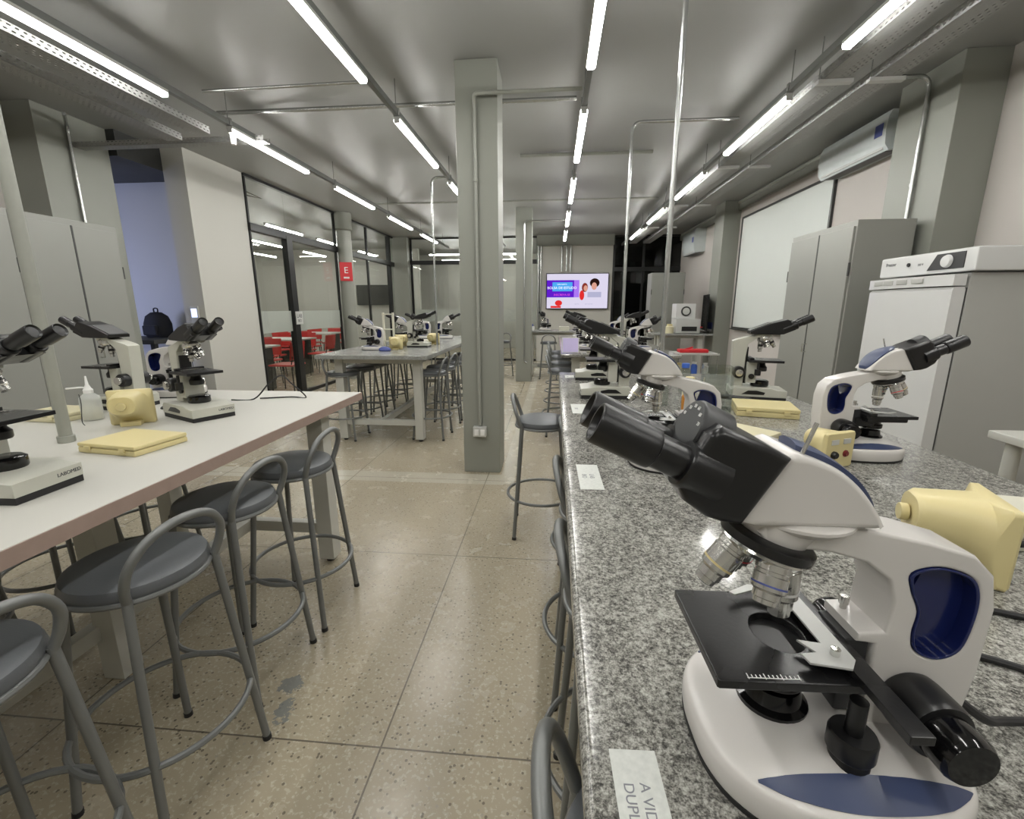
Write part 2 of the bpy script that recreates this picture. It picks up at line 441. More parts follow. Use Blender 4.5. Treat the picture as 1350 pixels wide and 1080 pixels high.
# ------------------------------------------------------------------ ceiling lights
ROWX = [(-2.70, 'far left', 2.09), (-1.26, 'second from left', 2.03), (.195, 'third from left', 1.99), (1.615, 'far right', 1.90)]
ORD = ['nearest', 'second', 'third', 'fourth', 'fifth', 'sixth']
proto_light = None
def make_light():
    t = thing('ceiling_tube_light', '-', 'light')
    part(MB().box((0, 0, .032), (.052, 1.22, .022), .002), 'housing', 'plate', t)
    b = MB(); b.loft([[(x, y, z) for x, z in ((-.026, .021), (-.026, .006), (-.016, -.003), (.016, -.003), (.026, .006), (.026, .021))] for y in (-.6, .6)])
    part(b, 'diffuser', 'tube', t)
    for sy in (-1, 1): part(MB().box((0, sy * .606, .012), (.044, .012, .034), .002), 'end_cap', 'plate', t)
    return t
proto_light = make_light(); first = True
for x, nm, y0 in ROWX:
    t = thing('ceiling_rail', f'{"long grey ceiling rail that carries the " + nm + " row of tubes"}', 'rail', (x, 0, 2.843), group='rails carrying the tube lights')
    part(MB().box((0, 4.6, .022), (.038, 14.6, .044), .002), 'channel', 'rail', t)
    for k in range(8):
        yy = -1.7 + k * 1.85 + (y0 - 2.0)
        b = MB().cyl((0, yy, .044), (0, yy, CH - 2.843), .004, n=8); b.box((0, yy, .03), (.05, .03, .05), .002)
        part(b, 'hanger', 'galv', t)
    names = []
    for k in range(-2, 5):
        yc = y0 + k * 1.855 + .61
        vis = k if not (k < 0) else None
        if vis is None: lab = f'LED tube light {"just" if k == -1 else "far"} behind the viewer on the {nm} rail'
        else: lab = f'{ORD[vis]} lit LED tube light along the {nm} ceiling rail'
        if k < 0 and k < -1: pass
        if first: proto_light.location = (x, yc, 2.80); proto_light['label'] = lab; proto_light['group'] = 'LED tubes under the ceiling rails'; first = False
        else: dup(proto_light, (x, yc, 2.80), 0, lab)
# rooms behind the glass
k = 0
for x in (-5.1, -6.6, -8.1):  # middle row is added to brighten the room behind the glass
    for i, yc in enumerate((6.9, 8.7, 10.5, 12.6)):
        dup(proto_light, (x, yc, 2.80), 0, f'{ORD[i]} tube light of the {"nearest" if x > -6 else "middle" if x > -7 else "furthest"} row in the room behind the glass', 'tubes in the room behind the glass')
for i, x in enumerate((-2.9, -1.3)):
    for q, yc in enumerate((13.1, 14.6)):
        dup(proto_light, (x, yc, 2.80), R(90), f'{"left" if i == 0 else "right"} {"front" if q == 0 else "rear"} tube light beyond the far glass partition', 'tubes beyond the far glass')

# cable trays
def tray(x, y0, y1, z, w, label, group='perforated cable trays'):
    t = thing('cable_tray', label, 'cable tray', (x, 0, z), group=group)
    b = MB().span((-w / 2, y0, 0), (w / 2, y1, .0015)); b.span((-w / 2, y0, 0), (-w / 2 + .0015, y1, .055)); b.span((w / 2 - .0015, y0, 0), (w / 2, y1, .055))
    part(b, 'tray', 'perf', t)
    n = max(2, int((y1 - y0) / 1.9)); 
    for i in range(n):
        yy = y0 + .7 + i * 1.9
        if yy > y1: break
        s = MB().box((0, yy, -.012), (w + .06, .045, .024), .002); part(s, 'bracket', 'plate', t)
        r = MB().cyl((-w / 2 - .018, yy, -.02), (-w / 2 - .018, yy, CH - z), .004, n=8); part(r, 'hanger_rod', 'galv', t)
    return t
tray(1.82, -2.8, 11.6, 2.845, .16, 'right-hand perforated tray next to the far right row of tubes')
tray(2.14, -2.8, 11.6, 2.845, .16, 'right-hand perforated tray nearer the whiteboard wall')
tray(-2.97, -2.8, 3.98, 2.80, .14, 'left-hand perforated tray next to the far left row of tubes')
tray(-3.32, -2.8, 4.1, 2.80, .14, 'left-hand perforated tray nearer the cabinets wall')
t = thing('cable_tray', 'short perforated tray crossing the ends of the two left trays', 'cable tray', (-3.3, 4.3, 2.83), R(90), 'perforated cable trays')
b = MB().span((-.05, -.7, 0), (.05, 1.6, .0015)); b.span((-.05, -.7, 0), (-.0485, 1.6, .045)); b.span((.0485, -.7, 0), (.05, 1.6, .045)); part(b, 'tray', 'perf', t)
b = MB().cyl((-2.75, 4.05, 2.735), (-2.75, 4.05, 2.84), .022, n=14, bev=.006); b.box((-2.75, 4.05, 2.85), (.06, .06, .02), .002)
tag(b.build('motion_sensor', 'white'), 'small white sensor hanging at the end of the left cable trays', 'sensor')

# conduits
def pipe(name, label, pts, r=.013, mat='galv', bends=3, clips=(), group='metal conduits'):
    t = thing(name, label, 'pipe', pts[0], group=group); o = Vector(pts[0])
    P = [Vector(p) - o for p in pts]
    # round the corners
    Q = [P[0]]
    for a, c, e in zip(P, P[1:], P[2:]):
        u = (a - c).normalized(); v = (e - c).normalized(); rr = min(.09, (a - c).length * .45, (e - c).length * .45)
        s0, s1 = c + u * rr, c + v * rr
        for i in range(7):
            tt = i / 6; Q.append((1 - tt) ** 2 * s0 + 2 * tt * (1 - tt) * c + tt * tt * s1)
    Q.append(P[-1])
    part(MB().tube(Q, r, 12), 'run', mat, t)
    for c in clips:
        c = Vector(c) - o
        part(MB().cyl(c - Vector((0, 0, .012)), c + Vector((0, 0, .012)), r * 1.3, n=14, bev=.002), 'coupling', mat, t)
    return t
cp = pipe('conduit', 'conduit running down the front of the nearer centre pillar to a socket', [(.165, 3.60, 2.86), (-.60, 3.60, 2.86), (-.60, 3.633, 2.79), (-.60, 3.633, .42)], .014, 'paintedpipe', clips=[(-.60, 3.633, 2.3), (-.6, 3.633, 1.2)])
s = thing('wall_socket', 'double wall socket low on the front of the nearer centre pillar', 'socket', (-.60, 3.65, .37))
part(MB().box((0, -.025, 0), (.11, .05, .085), .005), 'box', 'plate', s)
for sx in (-.025, .025): part(MB().box((sx, -.052, -.004), (.034, .006, .05), .002), 'outlet', 'white', s)
pipe('conduit', 'conduit on the further centre pillar ending in an elbow', [(.17, 8.52, 2.86), (-.55, 8.52, 2.86), (-.55, 8.535, 2.75), (-.55, 8.535, .38), (-.5, 8.535, .36)], .014, 'galv')
pipe('conduit_post', 'tall shiny conduit rising from the near granite bench to the ceiling', [(.60, 2.62, .92), (.60, 2.62, CH)], .014, 'galv', clips=[(.6, 2.62, .935)], group=None)
pipe('conduit_post', 'shiny conduit rising from the far bench and bending right under the ceiling', [(.68, 4.72, .92), (.68, 4.72, 3.03), (1.615, 4.72, 3.03)], .015, 'galv', clips=[(.68, 4.72, .935), (.68, 4.72, 2.6)], group=None)
pipe('conduit_post', 'thick painted conduit rising through the white laminate table on the left', [(-1.70, 1.39, .92), (-1.70, 1.39, CH)], .019, 'paintedpipe', clips=[(-1.70, 1.39, .932)], group=None)
pipe('conduit_post', 'thin pale conduit dropping from the ceiling to the grey table behind', [(-1.26, 5.66, 2.86), (-1.46, 5.66, 2.86), (-1.46, 5.66, .92)], .013, 'galv', group=None)
pipe('conduit', 'conduit running down the left wall pillar behind the cabinets', [(-4.2, 3.98, 3.0), (-4.43, 4.2, 3.0), (-4.43, 4.2, 1.2)], .014, 'galv', clips=[(-4.43, 4.2, 2.5)])
pipe('conduit', 'conduit running down the right wall pillar behind the freezer', [(2.4, 4.1, 3.05), (2.75, 4.1, 3.05), (2.75, 4.1, 1.1)], .015, 'galv', clips=[(2.75, 4.1, 2.3)])
pipe('conduit', 'ceiling conduit crossing from the far left rail to behind the centre pillar', [(-3.0, 4.25, 3.06), (.15, 4.25, 3.06)], .018, 'galv')
pipe('conduit', 'ceiling conduit crossing nearest, between the two left rails', [(-2.6, 3.55, 2.93), (-1.3, 3.52, 2.93), (-1.26, 3.95, 2.9)], .011, 'galv')
pipe('conduit', 'short ceiling conduit crossing under the third rail', [(-.42, 5.7, 3.07), (1.06, 5.7, 3.07)], .02, 'paintedpipe', clips=[(-.1, 5.7, 3.07), (.7, 5.7, 3.07)])
pipe('conduit', 'long ceiling conduit crossing far back before the second pillar', [(-3.1, 7.9, 3.06), (1.6, 7.9, 3.06)], .014, 'paintedpipe')
for i, x in enumerate((.16, .28, .38)):
    pipe('conduit', f'{["left", "middle", "right"][i]} conduit of three above the television', [(x, 11.975, 2.86), (x, 11.975, 2.25)], .02, 'galv', group='conduits above the television')
for i, x in enumerate((-.42, -.36)):
    pipe('conduit', f'{["left", "right"][i]} conduit of the pair at the left edge of the television wall', [(x, 11.96, 2.86), (x, 11.96, .8)], .022, 'galv', group='conduits beside the television wall')
pipe('conduit', 'long pipe along the top of the right wall under the ceiling', [(WR - .05, 4.5, 3.065), (WR - .05, 11.9, 3.065)], .025, 'paintedpipe')

# ------------------------------------------------------------------ furniture
TZ = .92
def work_table(name, label, x0, x1, y0, y1, topmat, th, edge=None, legw=.085, legs=None, cat='table', mid=()):
    t = thing(name, label, cat, ((x0 + x1) / 2, (y0 + y1) / 2, 0)); w, d = (x1 - x0) / 2, (y1 - y0) / 2
    part(MB().box((0, 0, TZ - th / 2), (2 * w, 2 * d, th), .012 if topmat == 'granite' else .004, seg=4 if topmat == 'granite' else 2), 'tabletop', topmat, t)
    if edge:
        e = MB().span((w, -d - .003, TZ - th), (w + .003, d + .003, TZ - .002)); e.span((-w - .003, -d - .003, TZ - th), (-w, d + .003, TZ - .002))
        e.span((-w, d, TZ - th), (w, d + .003, TZ - .002)); e.span((-w, -d - .003, TZ - th), (w, -d, TZ - .002))
        part(e, 'edge_band', edge, t)
    lx, ly = w - .16, d - .2
    for sx in (-1, 1):
        for sy in (-1, 1):
            l = part(MB().box((sx * lx, sy * ly, (TZ - th) / 2 + .012), (legw, legw, TZ - th - .024), .004), 'leg', 'tableframe', t)
            part(MB().cyl((sx * lx, sy * ly, 0), (sx * lx, sy * ly, .014), .022, n=12), 'foot_cap', 'rubber', l)
    for q in mid:
        part(MB().box((0.04, q, (TZ - th) / 2), (legw, legw, TZ - th), .004), 'centre_leg', 'tableframe', t)
    for sy in (-1, 1): part(MB().box((0, sy * ly, .2), (2 * lx - legw, .05, .06), .003), 'cross_bar', 'tableframe', t)
    part(MB().box((0, 0, .2), (.05, 2 * ly - .05, .06), .003), 'stretcher', 'tableframe', t)
    for sx in (-1, 1): part(MB().box((sx * lx, 0, TZ - th - .03), (.04, 2 * ly - legw, .06), .003), 'apron', 'tableframe', t)
    for sy in (-1, 1): part(MB().box((0, sy * ly, TZ - th - .03), (2 * lx - legw, .04, .06), .003), 'apron', 'tableframe', t)
    return t
work_table('laboratory_table', 'long white laminate table with brown edge at the left front', -2.30, -1.065, -.8, 2.41, 'laminate', .04, 'edge', mid=(.56,))
work_table('laboratory_table', 'long grey stone-topped table with white legs behind the laminate table', -2.36, -1.22, 4.32, 7.5, 'stone', .04)
work_table('laboratory_bench', 'speckled granite bench at the right front', .037, 1.25, -.6, 3.3, 'granite', .035)
work_table('laboratory_bench', 'speckled granite bench further back, behind the right front one', .07, 1.25, 4.58, 7.8, 'granite', .035)
work_table('laboratory_table', 'narrow grey table against the wall under the television', -.62, .5, 9.1, 9.75, 'stone', .03)
work_table('laboratory_table', 'grey table with devices at the right wall before the tall steel cabinet', 1.75, 2.76, 8.3, 8.95, 'stone', .03)
# white side table by the freezer
t = thing('side_table', 'low white table at the right edge in front of the freezer', 'table', (2.25, 1.6, 0))
part(MB().box((0, 0, .85), (.8, .9, .035), .006), 'tabletop', 'tableframe', t)
for sx in (-.34, .34):
    for sy in (-.39, .39): part(MB().cyl((sx, sy, 0), (sx, sy, .835), .026, n=16), 'leg', 'tableframe', t)

# stools
def make_stool():
    t = thing('bar_stool', '-', 'stool')
    st = part(MB().lathe([(0, .682), (.153, .682), (.161, .69), (.163, .703), (.157, .719), (.137, .727), (.08, .731), (0, .732)], n=36), 'seat', 'vinyl', t)
    part(MB().tube([(.160 * math.cos(a), .160 * math.sin(a), .684) for a in [i * math.pi / 18 for i in range(36)]], .008, 8, True), 'seat_rim', 'stoolmetal', t)
    for sx in (-1, 1):
        for sy in (-1, 1):
            top = Vector((sx * .108, sy * .114, .69)); ft = Vector((sx * .165, sy * .165, .012))
            if sx > 0: top = Vector((.122, sy * .118, .70))
            l = part(MB().tube([ft, ft.lerp(top, .5), top], .0115, 10), 'leg', 'stoolmetal', t)
            part(MB().cyl((sx * .1655, sy * .1655, 0), (sx * .1645, sy * .1645, .016), .0135, n=12), 'foot_cap', 'rubber', l)
    P = [(.122, -.118, .69), (.138, -.128, .735), (.157, -.122, .79), (.172, -.085, .838), (.18, -.03, .86), (.18, .03, .86), (.172, .085, .838), (.157, .122, .79), (.138, .128, .735), (.122, .118, .69)]
    part(MB().tube(P, .0115, 10, sm=4), 'back_hoop', 'stoolmetal', t)
    part(MB().tube([(.212 * math.cos(a), .212 * math.sin(a), .245) for a in [i * math.pi / 20 for i in range(40)]], .009, 8, True), 'foot_ring', 'stoolmetal', t)
    return t
stool0 = make_stool(); used = []
def stool(x, y, deg, label, group):
    if not used:
        stool0.location = (x, y, 0); stool0.rotation_euler = (0, 0, R(deg)); stool0['label'] = label; stool0['group'] = group; used.append(1); return stool0
    return dup(stool0, (x, y, 0), R(deg), label, group)
G1 = 'stools on the aisle side of the laminate table'
stool(-1.15, .61, -4, 'grey stool nearest the camera beside the white laminate table, cut by the left frame edge', G1)
stool(-1.105, 1.01, -10, 'second grey stool from the front along the laminate table, seat fully in view', G1)
stool(-1.165, 1.425, -4, 'third grey stool from the front along the laminate table', G1)
stool(-1.14, 1.815, 0, 'fourth grey stool from the front, at the far corner of the laminate table', G1)
G2 = 'stools on the wall side of the laminate table'
for i, y in enumerate((.75, 1.2, 1.68, 2.1)):
    stool(-2.2, y, 180, f'{ORD[i]} grey stool pushed under the wall side of the laminate table', G2)
G3 = 'stools on the aisle side of the right front granite bench'
stool(-.06, 2.69, 182, 'grey stool standing out in the aisle by the far end of the right granite bench', G3)
stool(.22, 2.1, 180, 'grey stool tucked under the granite bench, next nearer than the one in the aisle', G3)
stool(.195, 1.5, 178, 'grey stool tucked under the granite bench with its hoop and one leg showing, mid bench', G3)
stool(.2, 1.0, 180, 'grey stool tucked under the granite bench, second from the bottom of the picture', G3)
stool(.175, .42, 183, 'grey stool with its hoop at the bottom edge of the picture under the granite bench', G3)
G4 = 'stools on the aisle side of the grey stone table'
for i, y in enumerate((4.72, 5.15, 5.6, 6.1, 6.6)): stool(-1.3, y, random.uniform(-10, 10), f'{ORD[i]} grey stool from the front on the aisle side of the grey stone table', G4)
G5 = 'stools on the wall side of the grey stone table'
for i, y in enumerate((4.62, 5.05, 5.5, 5.95, 6.4, 6.9)):
    s_ = stool(-2.22, y, 180 + random.uniform(-12, 12), f'{ORD[i]} grey stool from the front on the wall side of the grey stone table', G5)
G6 = 'stools at the far granite bench'
for i, y in enumerate((4.95, 5.6, 6.3, 7.0)): stool(.1, y, 180, f'{ORD[i]} grey stool from the front on the aisle side of the far granite bench', G6)
stool(-.1, 9.0, -90, 'grey stool in front of the narrow table under the television', None)
stool(-1.05, 9.2, 60, 'grey stool standing beyond the stone table, left of the far pillar', None)
t = stool(-2.0, 7.95, 90, 'stool with dark red seat beyond the grey stone table', None)
for c in t.children:
    if c.name.startswith('seat') and 'rim' not in c.name:
        me = c.data.copy(); me.materials.clear(); me.materials.append(M['redvinyl']); c.data = me

# ------------------------------------------------------------------ cabinets, freezer
def steel_cabinet(label, x, y, rz, w, d, h, mat, dark='cabdark'):
    """front faces local -x ... doors side by side along y"""
    t = thing('steel_cabinet', label, 'cabinet', (x, y, 0), rz)
    part(MB().box((d / 2, 0, h / 2), (d, w, h), .004), 'body', mat, t)
    for sy in (-1, 1):
        dr = part(MB().box((-.008, sy * w * .245, h / 2 + .02), (.016, w * .47, h - .13), .003), 'door', mat, t)
        b = MB()
        for q in (.3, 1.5): b.cyl((-.012, sy * (w * .485), h * .5 + q - .9), (-.012, sy * (w * .485), h * .5 + q - .8), .008, n=10)
        part(b, 'hinge', 'cabdark', dr)
    hd = MB().tube([(-.016, -.03, 1.05), (-.05, -.03, 1.05), (-.05, -.03, .98), (-.016, -.03, .98)], .006, 8); part(hd, 'handle', 'chrome', t)
    v = MB().box((-.0085, 0, h / 2 + .02), (.016, .012, h - .13)); part(v, 'door_gap', dark, t)
    return t
steel_cabinet('pair of tall grey steel doors, cabinet beside the whiteboard', 2.3, 4.42, 0, .98, .42, 2.03, 'cabinet')
steel_cabinet('grey steel cabinet against the left wall, right one of two', -3.76, 3.43, R(180), .78, .45, 2.05, 'cablight')
steel_cabinet('grey steel cabinet against the left wall, left one behind the conduit', -3.76, 2.61, R(180), .82, .45, 2.05, 'cablight')
steel_cabinet('dark grey steel cabinet far back behind the device table', 2.27, 9.75, R(90), .66, .4, 2.05, 'cabinet')

t = thing('upright_freezer', 'white upright freezer with dark control panel by the right pillar', 'freezer', (2.2, 3.1, 0))
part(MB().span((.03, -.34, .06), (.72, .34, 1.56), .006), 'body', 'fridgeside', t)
part(MB().span((-.0, -.39, 1.565), (.72, .34, 1.69), .012), 'top_panel', 'fridge', t)
part(MB().span((.0, -.33, 0), (.7, .33, .06)), 'plinth', 'rubber', t)
# curved door
def door_ring(z, s=1.):
    P = []
    for i in range(13):
        v = -.335 + .67 * i / 12; P.append((-.045 - .03 * (1 - (v / .335) ** 2) * s, v, z))
    return P + [(.02, .335, z), (.02, -.335, z)]
d = part(MB().loft([door_ring(.1), door_ring(1.47), [(p[0] + .012 * (p[0] < 0), p[1] * .985, 1.485) for p in door_ring(1.5)]]), 'door', 'fridge', t)
g = MB().span((.018, -.333, .1), (.034, .333, 1.48)); part(g, 'gasket', 'cabdark', t)
h_ = MB().loft([[(p[0] - .006, p[1] * 1.01, z) for p in door_ring(z)] for z in (1.49, 1.55)]); hh = part(h_, 'door_grip', 'fridge', d)
q = MB()
for v in (-.12, .0, .12, .22): q.box((-.083 + .03 * (v / .335) ** 2, v, 1.525), (.006, .085, .028), .003)
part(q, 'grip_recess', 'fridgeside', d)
cp_ = MB().loft([[(-.004, -.32, 1.585), (-.004, -.07, 1.585), (-.004, -.13, 1.672), (-.004, -.32, 1.672)], [(.002, -.32, 1.585), (.002, -.07, 1.585), (.002, -.13, 1.672), (.002, -.32, 1.672)]])
part(cp_, 'control_panel', 'dialgrey', t)
part(MB().lathe([(.036, 0), (.036, .006), (.03, .016), (.012, .018), (.0, .018)], (-.004, -.21, 1.628), (-1, 0, 0), 28), 'control_dial', 'fridge', t)
part(MB().cyl((-.001, .08, 1.632), (-.009, .08, 1.632), .011, n=16), 'lock', 'rubber', t)
q = MB(); q.text('Freezer', .03, textmat((-.0008, .24, 1.645), (0, -1, 0), (0, 0, 1))); part(q, 'lettering', 'ink', t)
q = MB(); q.text('220 V', .018, textmat((-.0008, -.01, 1.625), (0, -1, 0), (0, 0, 1))); part(q, 'lettering', 'ink', t)

# whiteboard, air conditioners
t = thing('whiteboard', 'large wall whiteboard with thin dark frame on the right wall', 'whiteboard', (WR, 7.0, 1.92))
part(MB().span((-.02, -1.25, -.88), (-.004, 1.25, .88)), 'panel', 'board', t)
b = MB().span((-.03, -1.27, .86), (0, 1.27, .89)); b.span((-.03, -1.27, -.9), (0, 1.27, -.87)); b.span((-.03, -1.28, -.9), (0, -1.25, .89)); b.span((-.03, 1.25, -.9), (0, 1.28, .89))
part(b, 'frame', 'alu', t); part(MB().span((-.09, -1.2, -.91), (0, 1.2, -.895), .003), 'pen_tray', 'alu', t)
def aircon(label, y0, y1, z0, z1, wrap):
    t = thing('air_conditioner', label, 'air conditioner', (WR, (y0 + y1) / 2, z0)); w = (y1 - y0) / 2; h = z1 - z0
    prof = [(0, .02), (-.19, .0), (-.225, .05), (-.235, h * .5), (-.225, h - .05), (-.2, h), (0, h)]
    b = MB(); b.loft([[(p[0], v, p[1]) for p in prof] for v in (-w, w)]); part(b, 'body', 'wrap' if wrap else 'fridge', t)
    part(MB().box((-.12, 0, .008), (.13, 1.8 * w, .012), rot=Euler((0, R(-6), 0))), 'louvre', 'cabdark', t)
    part(MB().box((-.205, 0, .03), (.02, 1.84 * w, .03), .003), 'flap', 'fridge', t)
    if wrap: part(MB().box((-.237, -w + .09, h * .55), (.004, .1, .1)), 'energy_sticker', 'bluetint', t)
    return t
aircon('plastic-wrapped white air conditioner above the steel cabinet on the right wall', 4.66, 5.7, 2.72, 3.04, True)
aircon('small white air conditioner further along the right wall by the far pillar', 10.2, 11.1, 2.48, 2.95, True)

# television
t = thing('television', 'wall television showing a purple advert on the far wall', 'television', (.56, 11.98, 1.77))
part(MB().box((0, -.03, 0), (1.56, .05, .88), .006), 'casing', 'tv', t)
sc = part(MB().box((0, -.056, 0), (1.52, .003, .84)), 'screen', 'screen', t)
def flat(name, mat, x0, z0, x1, z1, dy): return part(MB().span((x0, -.0575 - dy - .001, z0), (x1, -.0575 - dy, z1)), name, mat, sc)
flat('banner', 's_violet', -.76, -.15, .05, .27, 0); flat('banner', 's_purple', -.76, -.15, -.08, .27, .001)
flat('banner', 's_blue', -.62, .0, -.12, .22, .002)
q = MB(); q.text('BOLSA DE ESTUDO', .085, textmat((-.38, -.0615, .08), (1, 0, 0), (0, 0, 1))); q.text('Laboratório', .05, textmat((-.38, -.0615, .17), (1, 0, 0), (0, 0, 1))); part(q, 'headline', 's_white', sc)
q = MB(); q.text('INSCREVA-SE', .07, textmat((-.38, -.0615, -.09), (1, 0, 0), (0, 0, 1))); part(q, 'subline', 's_pink', sc)
q = MB(); q.text('apoio', .05, textmat((.0, -.0615, -.31), (1, 0, 0), (0, 0, 1))); q.text('parceiros', .05, textmat((.3, -.0615, -.31), (1, 0, 0), (0, 0, 1))); part(q, 'credit', 's_grey', sc)
def disc(name, mat, x, z, rx, rz_, dy): return part(MB().lathe([(1, 0), (1, .001)], (x, -.0575 - dy, z), (0, -1, 0), 28, sx=rx, sy=rz_), name, mat, sc)
disc('logo', 's_red', -.46, -.29, .09, .07, .002); flat('logo_bar', 's_red', -.66, -.41, -.4, -.36, .002)
disc('picture_jacket', 's_red', .12, -.1, .06, .12, .002); flat('picture_shirt', 's_grey', .26, -.15, .6, -.02, .002)
disc('picture_hair', 's_hair2', .19, .09, .075, .11, .003); disc('picture_face', 's_skin', .21, .07, .05, .07, .004)
disc('picture_hair', 's_hair', .43, .2, .12, .11, .003); disc('picture_face', 's_skin', .42, .12, .065, .09, .004)

# ------------------------------------------------------------------ microscopes
def oriented(pts, f): return [f(*p) for p in pts]
def make_scope_white():
    t = thing('microscope', '-', 'microscope')
    half = [(.086, 0), (.083, .04), (.068, .075), (.036, .104), (-.01, .119), (-.06, .121), (-.115, .112), (-.155, .085), (-.17, .045), (-.175, 0)]
    out = half + [(u, -v) for u, v in half[-2:0:-1]]
    out = [(p.x, p.y) for p in smooth([(u, v, 0) for u, v in out], 4)]
    cu, cv = -.04, 0
    def ring(s_, z): return [(cu + (u - cu) * s_, v * s_, z) for u, v in out]
    prof = [(.975, .0), (.985, .008), (1., .018), (1., .03), (.988, .038), (.96, .042), (.86, .048), (.62, .059), (.4, .061)]
    part(MB().loft([ring(a, z) for a, z in prof]), 'base', 'scopewhite', t)
    part(MB().loft([ring(.985, -.0), ring(.995, .007)]), 'base_foot', 'rubber', t)
    # inlays on both flanks of the base
    def vmax(u):
        m_ = 0
        for (u0, v0), (u1, v1) in zip(out, out[1:] + out[:1]):
            if v0 >= 0 and v1 >= -1e-6 and min(u0, u1) <= u <= max(u0, u1) and abs(u1 - u0) > 1e-7:
                m_ = max(m_, v0 + (v1 - v0) * (u - u0) / (u1 - u0))
        return m_
    def topz(u, v):
        vm = vmax(cu + (u - cu)); k = 1.
        for i in range(40):
            k = .4 + .6 * i / 39
            if vmax(cu + (u - cu) / k) * k >= abs(v) and abs((u - cu) / k) < .135: break
        for (a_, za), (c_, zc) in zip(prof[3:], prof[4:]):
            if a_ >= k >= c_: return za + (zc - za) * (a_ - k) / (a_ - c_)
        return prof[3][1] if k > .9 else .061
    for sy in (-1, 1):
        rows = [[], [], [], []]
        us = [.08 - .235 * i / 120 for i in range(121)]; us = [u for u in us if vmax(u) * .95 - .003 > .0845]
        for i in range(25):
            u = us[0] + (us[-1] - us[0]) * i / 24
            vo = vmax(u) * .95 - .003; vi = min(.084, vo - .0008)
            for q_, rw in enumerate(rows):
                v = vo + (vi - vo) * q_ / 3; rw.append((u, sy * v, topz(u, v) + .0022))
        b = MB()
        for A, B_ in zip(rows, rows[1:]): b.sheet(A, B_)
        bmesh.ops.remove_doubles(b.bm, verts=b.bm.verts[:], dist=1e-5)
        bmesh.ops.solidify(b.bm, geom=b.bm.faces[:], thickness=.002)
        part(b, 'base_inlay', 'slate', t)
    # arm with its grip opening
    outer = [(-.174, .045), (-.184, .13), (-.185, .2), (-.177, .236), (-.156, .257), (-.11, .27), (-.066, .279), (-.03, .284), (.045, .284), (.05, .276), (.04, .262), (-.02, .257), (-.056, .247), (-.08, .229), (-.088, .205), (-.086, .17), (-.06, .168), (-.06, .158), (-.078, .156), (-.08, .045)]
    hole = [(p.x, p.y) for p in smooth([(-.155, .235, 0), (-.125, .244, 0), (-.1, .237, 0), (-.103, .218, 0), (-.113, .195, 0), (-.112, .17, 0), (-.118, .15, 0), (-.14, .141, 0), (-.161, .153, 0), (-.168, .19, 0), (-.166, .218, 0)], 5)]
    part(MB().prism([outer, hole], .029, .0035), 'arm', 'scopewhite', t)
    cx_ = sum(p[0] for p in hole) / len(hole); cz_ = sum(p[1] for p in hole) / len(hole)
    inner = [(cx_ + (a - cx_) * .9, cz_ + (b_ - cz_) * .95) for a, b_ in hole]
    outer2 = [(cx_ + (a - cx_) * 1.0, cz_ + (b_ - cz_) * 1.0) for a, b_ in hole]
    part(MB().prism([outer2, inner], .0298, .001), 'grip_lining', 'navy', t)
    # a concave web closes most of the opening on the far face
    web = [(cx_ + (a - cx_) * .97, cz_ + (b_ - cz_) * .97) for a, b_ in hole]
    web = [(min(a, -.111 - .012 * max(0, (b_ - .2) / .04)), b_) for a, b_ in web]
    part(MB().prism([web], .003, 0, Matrix.Translation((0, .012, 0))), 'grip_web', 'navy', t)
    # rack mount under the shelf
    part(MB().span((-.076, -.024, .07), (-.052, .024, .157), .002), 'focus_rack', 'dialgrey', t)
    b = MB().cyl((-.07, -.012, .168), (-.07, -.012, .178), .0035, n=12, bev=.001); b.cyl((-.07, -.012, .174), (-.07, -.012, .184), .005, n=12, bev=.001)
    part(b, 'stop_screw', 'silver', t)
    # head: white wedge with a blue saddle
    head = [(p.x, p.y) for p in smooth([(-.06, .289, 0), (-.05, .306, 0), (-.03, .33, 0), (-.005, .348, 0), (.028, .36, 0)], 5, False)] + [(.037, .357), (.076, .291), (.06, .287), (-.052, .287)]
    part(MB().prism([head], .039, .006), 'head', 'scopewhite', t)
    part(MB().lathe([(.03, -.012), (.042, -.006), (.05, .001), (.05, .004), (.046, .006)], (0, 0, .283), n=32), 'head_collar', 'scopewhite', t)
    sd = [Vector(p) for p in smooth([(-.059, .295, 0), (-.05, .309, 0), (-.03, .333, 0), (-.005, .351, 0), (.02, .3605, 0)], 5, False)]
    rings = []
    for i, p in enumerate(sd):
        f = math.sin(math.pi * min(1, (i + 1.5) / (len(sd) + 2))) ** .6; w = .03 * f + .004
        rings.append([(p.x, v * w, p.y + .002 + .0035 * (1 - abs(v) ** 2.5)) for v in [q / 6 for q in range(-6, 7)]] + [(p.x, w, p.y - .004), (p.x, -w, p.y - .004)])
    part(MB().loft(rings), 'head_cover', 'slate', t)
    part(MB().tube([(.022, .028, .352), (.012, .03, .388)], .002, 10), 'lock_lever', 'silver', t)
    # black binocular housing, tubes and dial
    ang = R(25); ax = Vector((math.cos(ang), 0, math.sin(ang))); nx = Vector((-math.sin(ang), 0, math.cos(ang)))
    hs = [(.036, .357), (.06, .370), (.1, .386), (.114, .38), (.138, .331), (.13, .314), (.108, .298), (.092, .293), (.074, .291)]
    part(MB().prism([hs], .047, .009, seg=3), 'binocular_housing', 'blacksatin', t)
    o0 = Vector((.12, 0, .35))
    part(MB().lathe([(.031, -.024), (.032, .006), (.030, .01), (.0, .01)], o0 + nx * .022, ax, 36), 'scale_dial', 'dialgrey', t)
    q = MB()
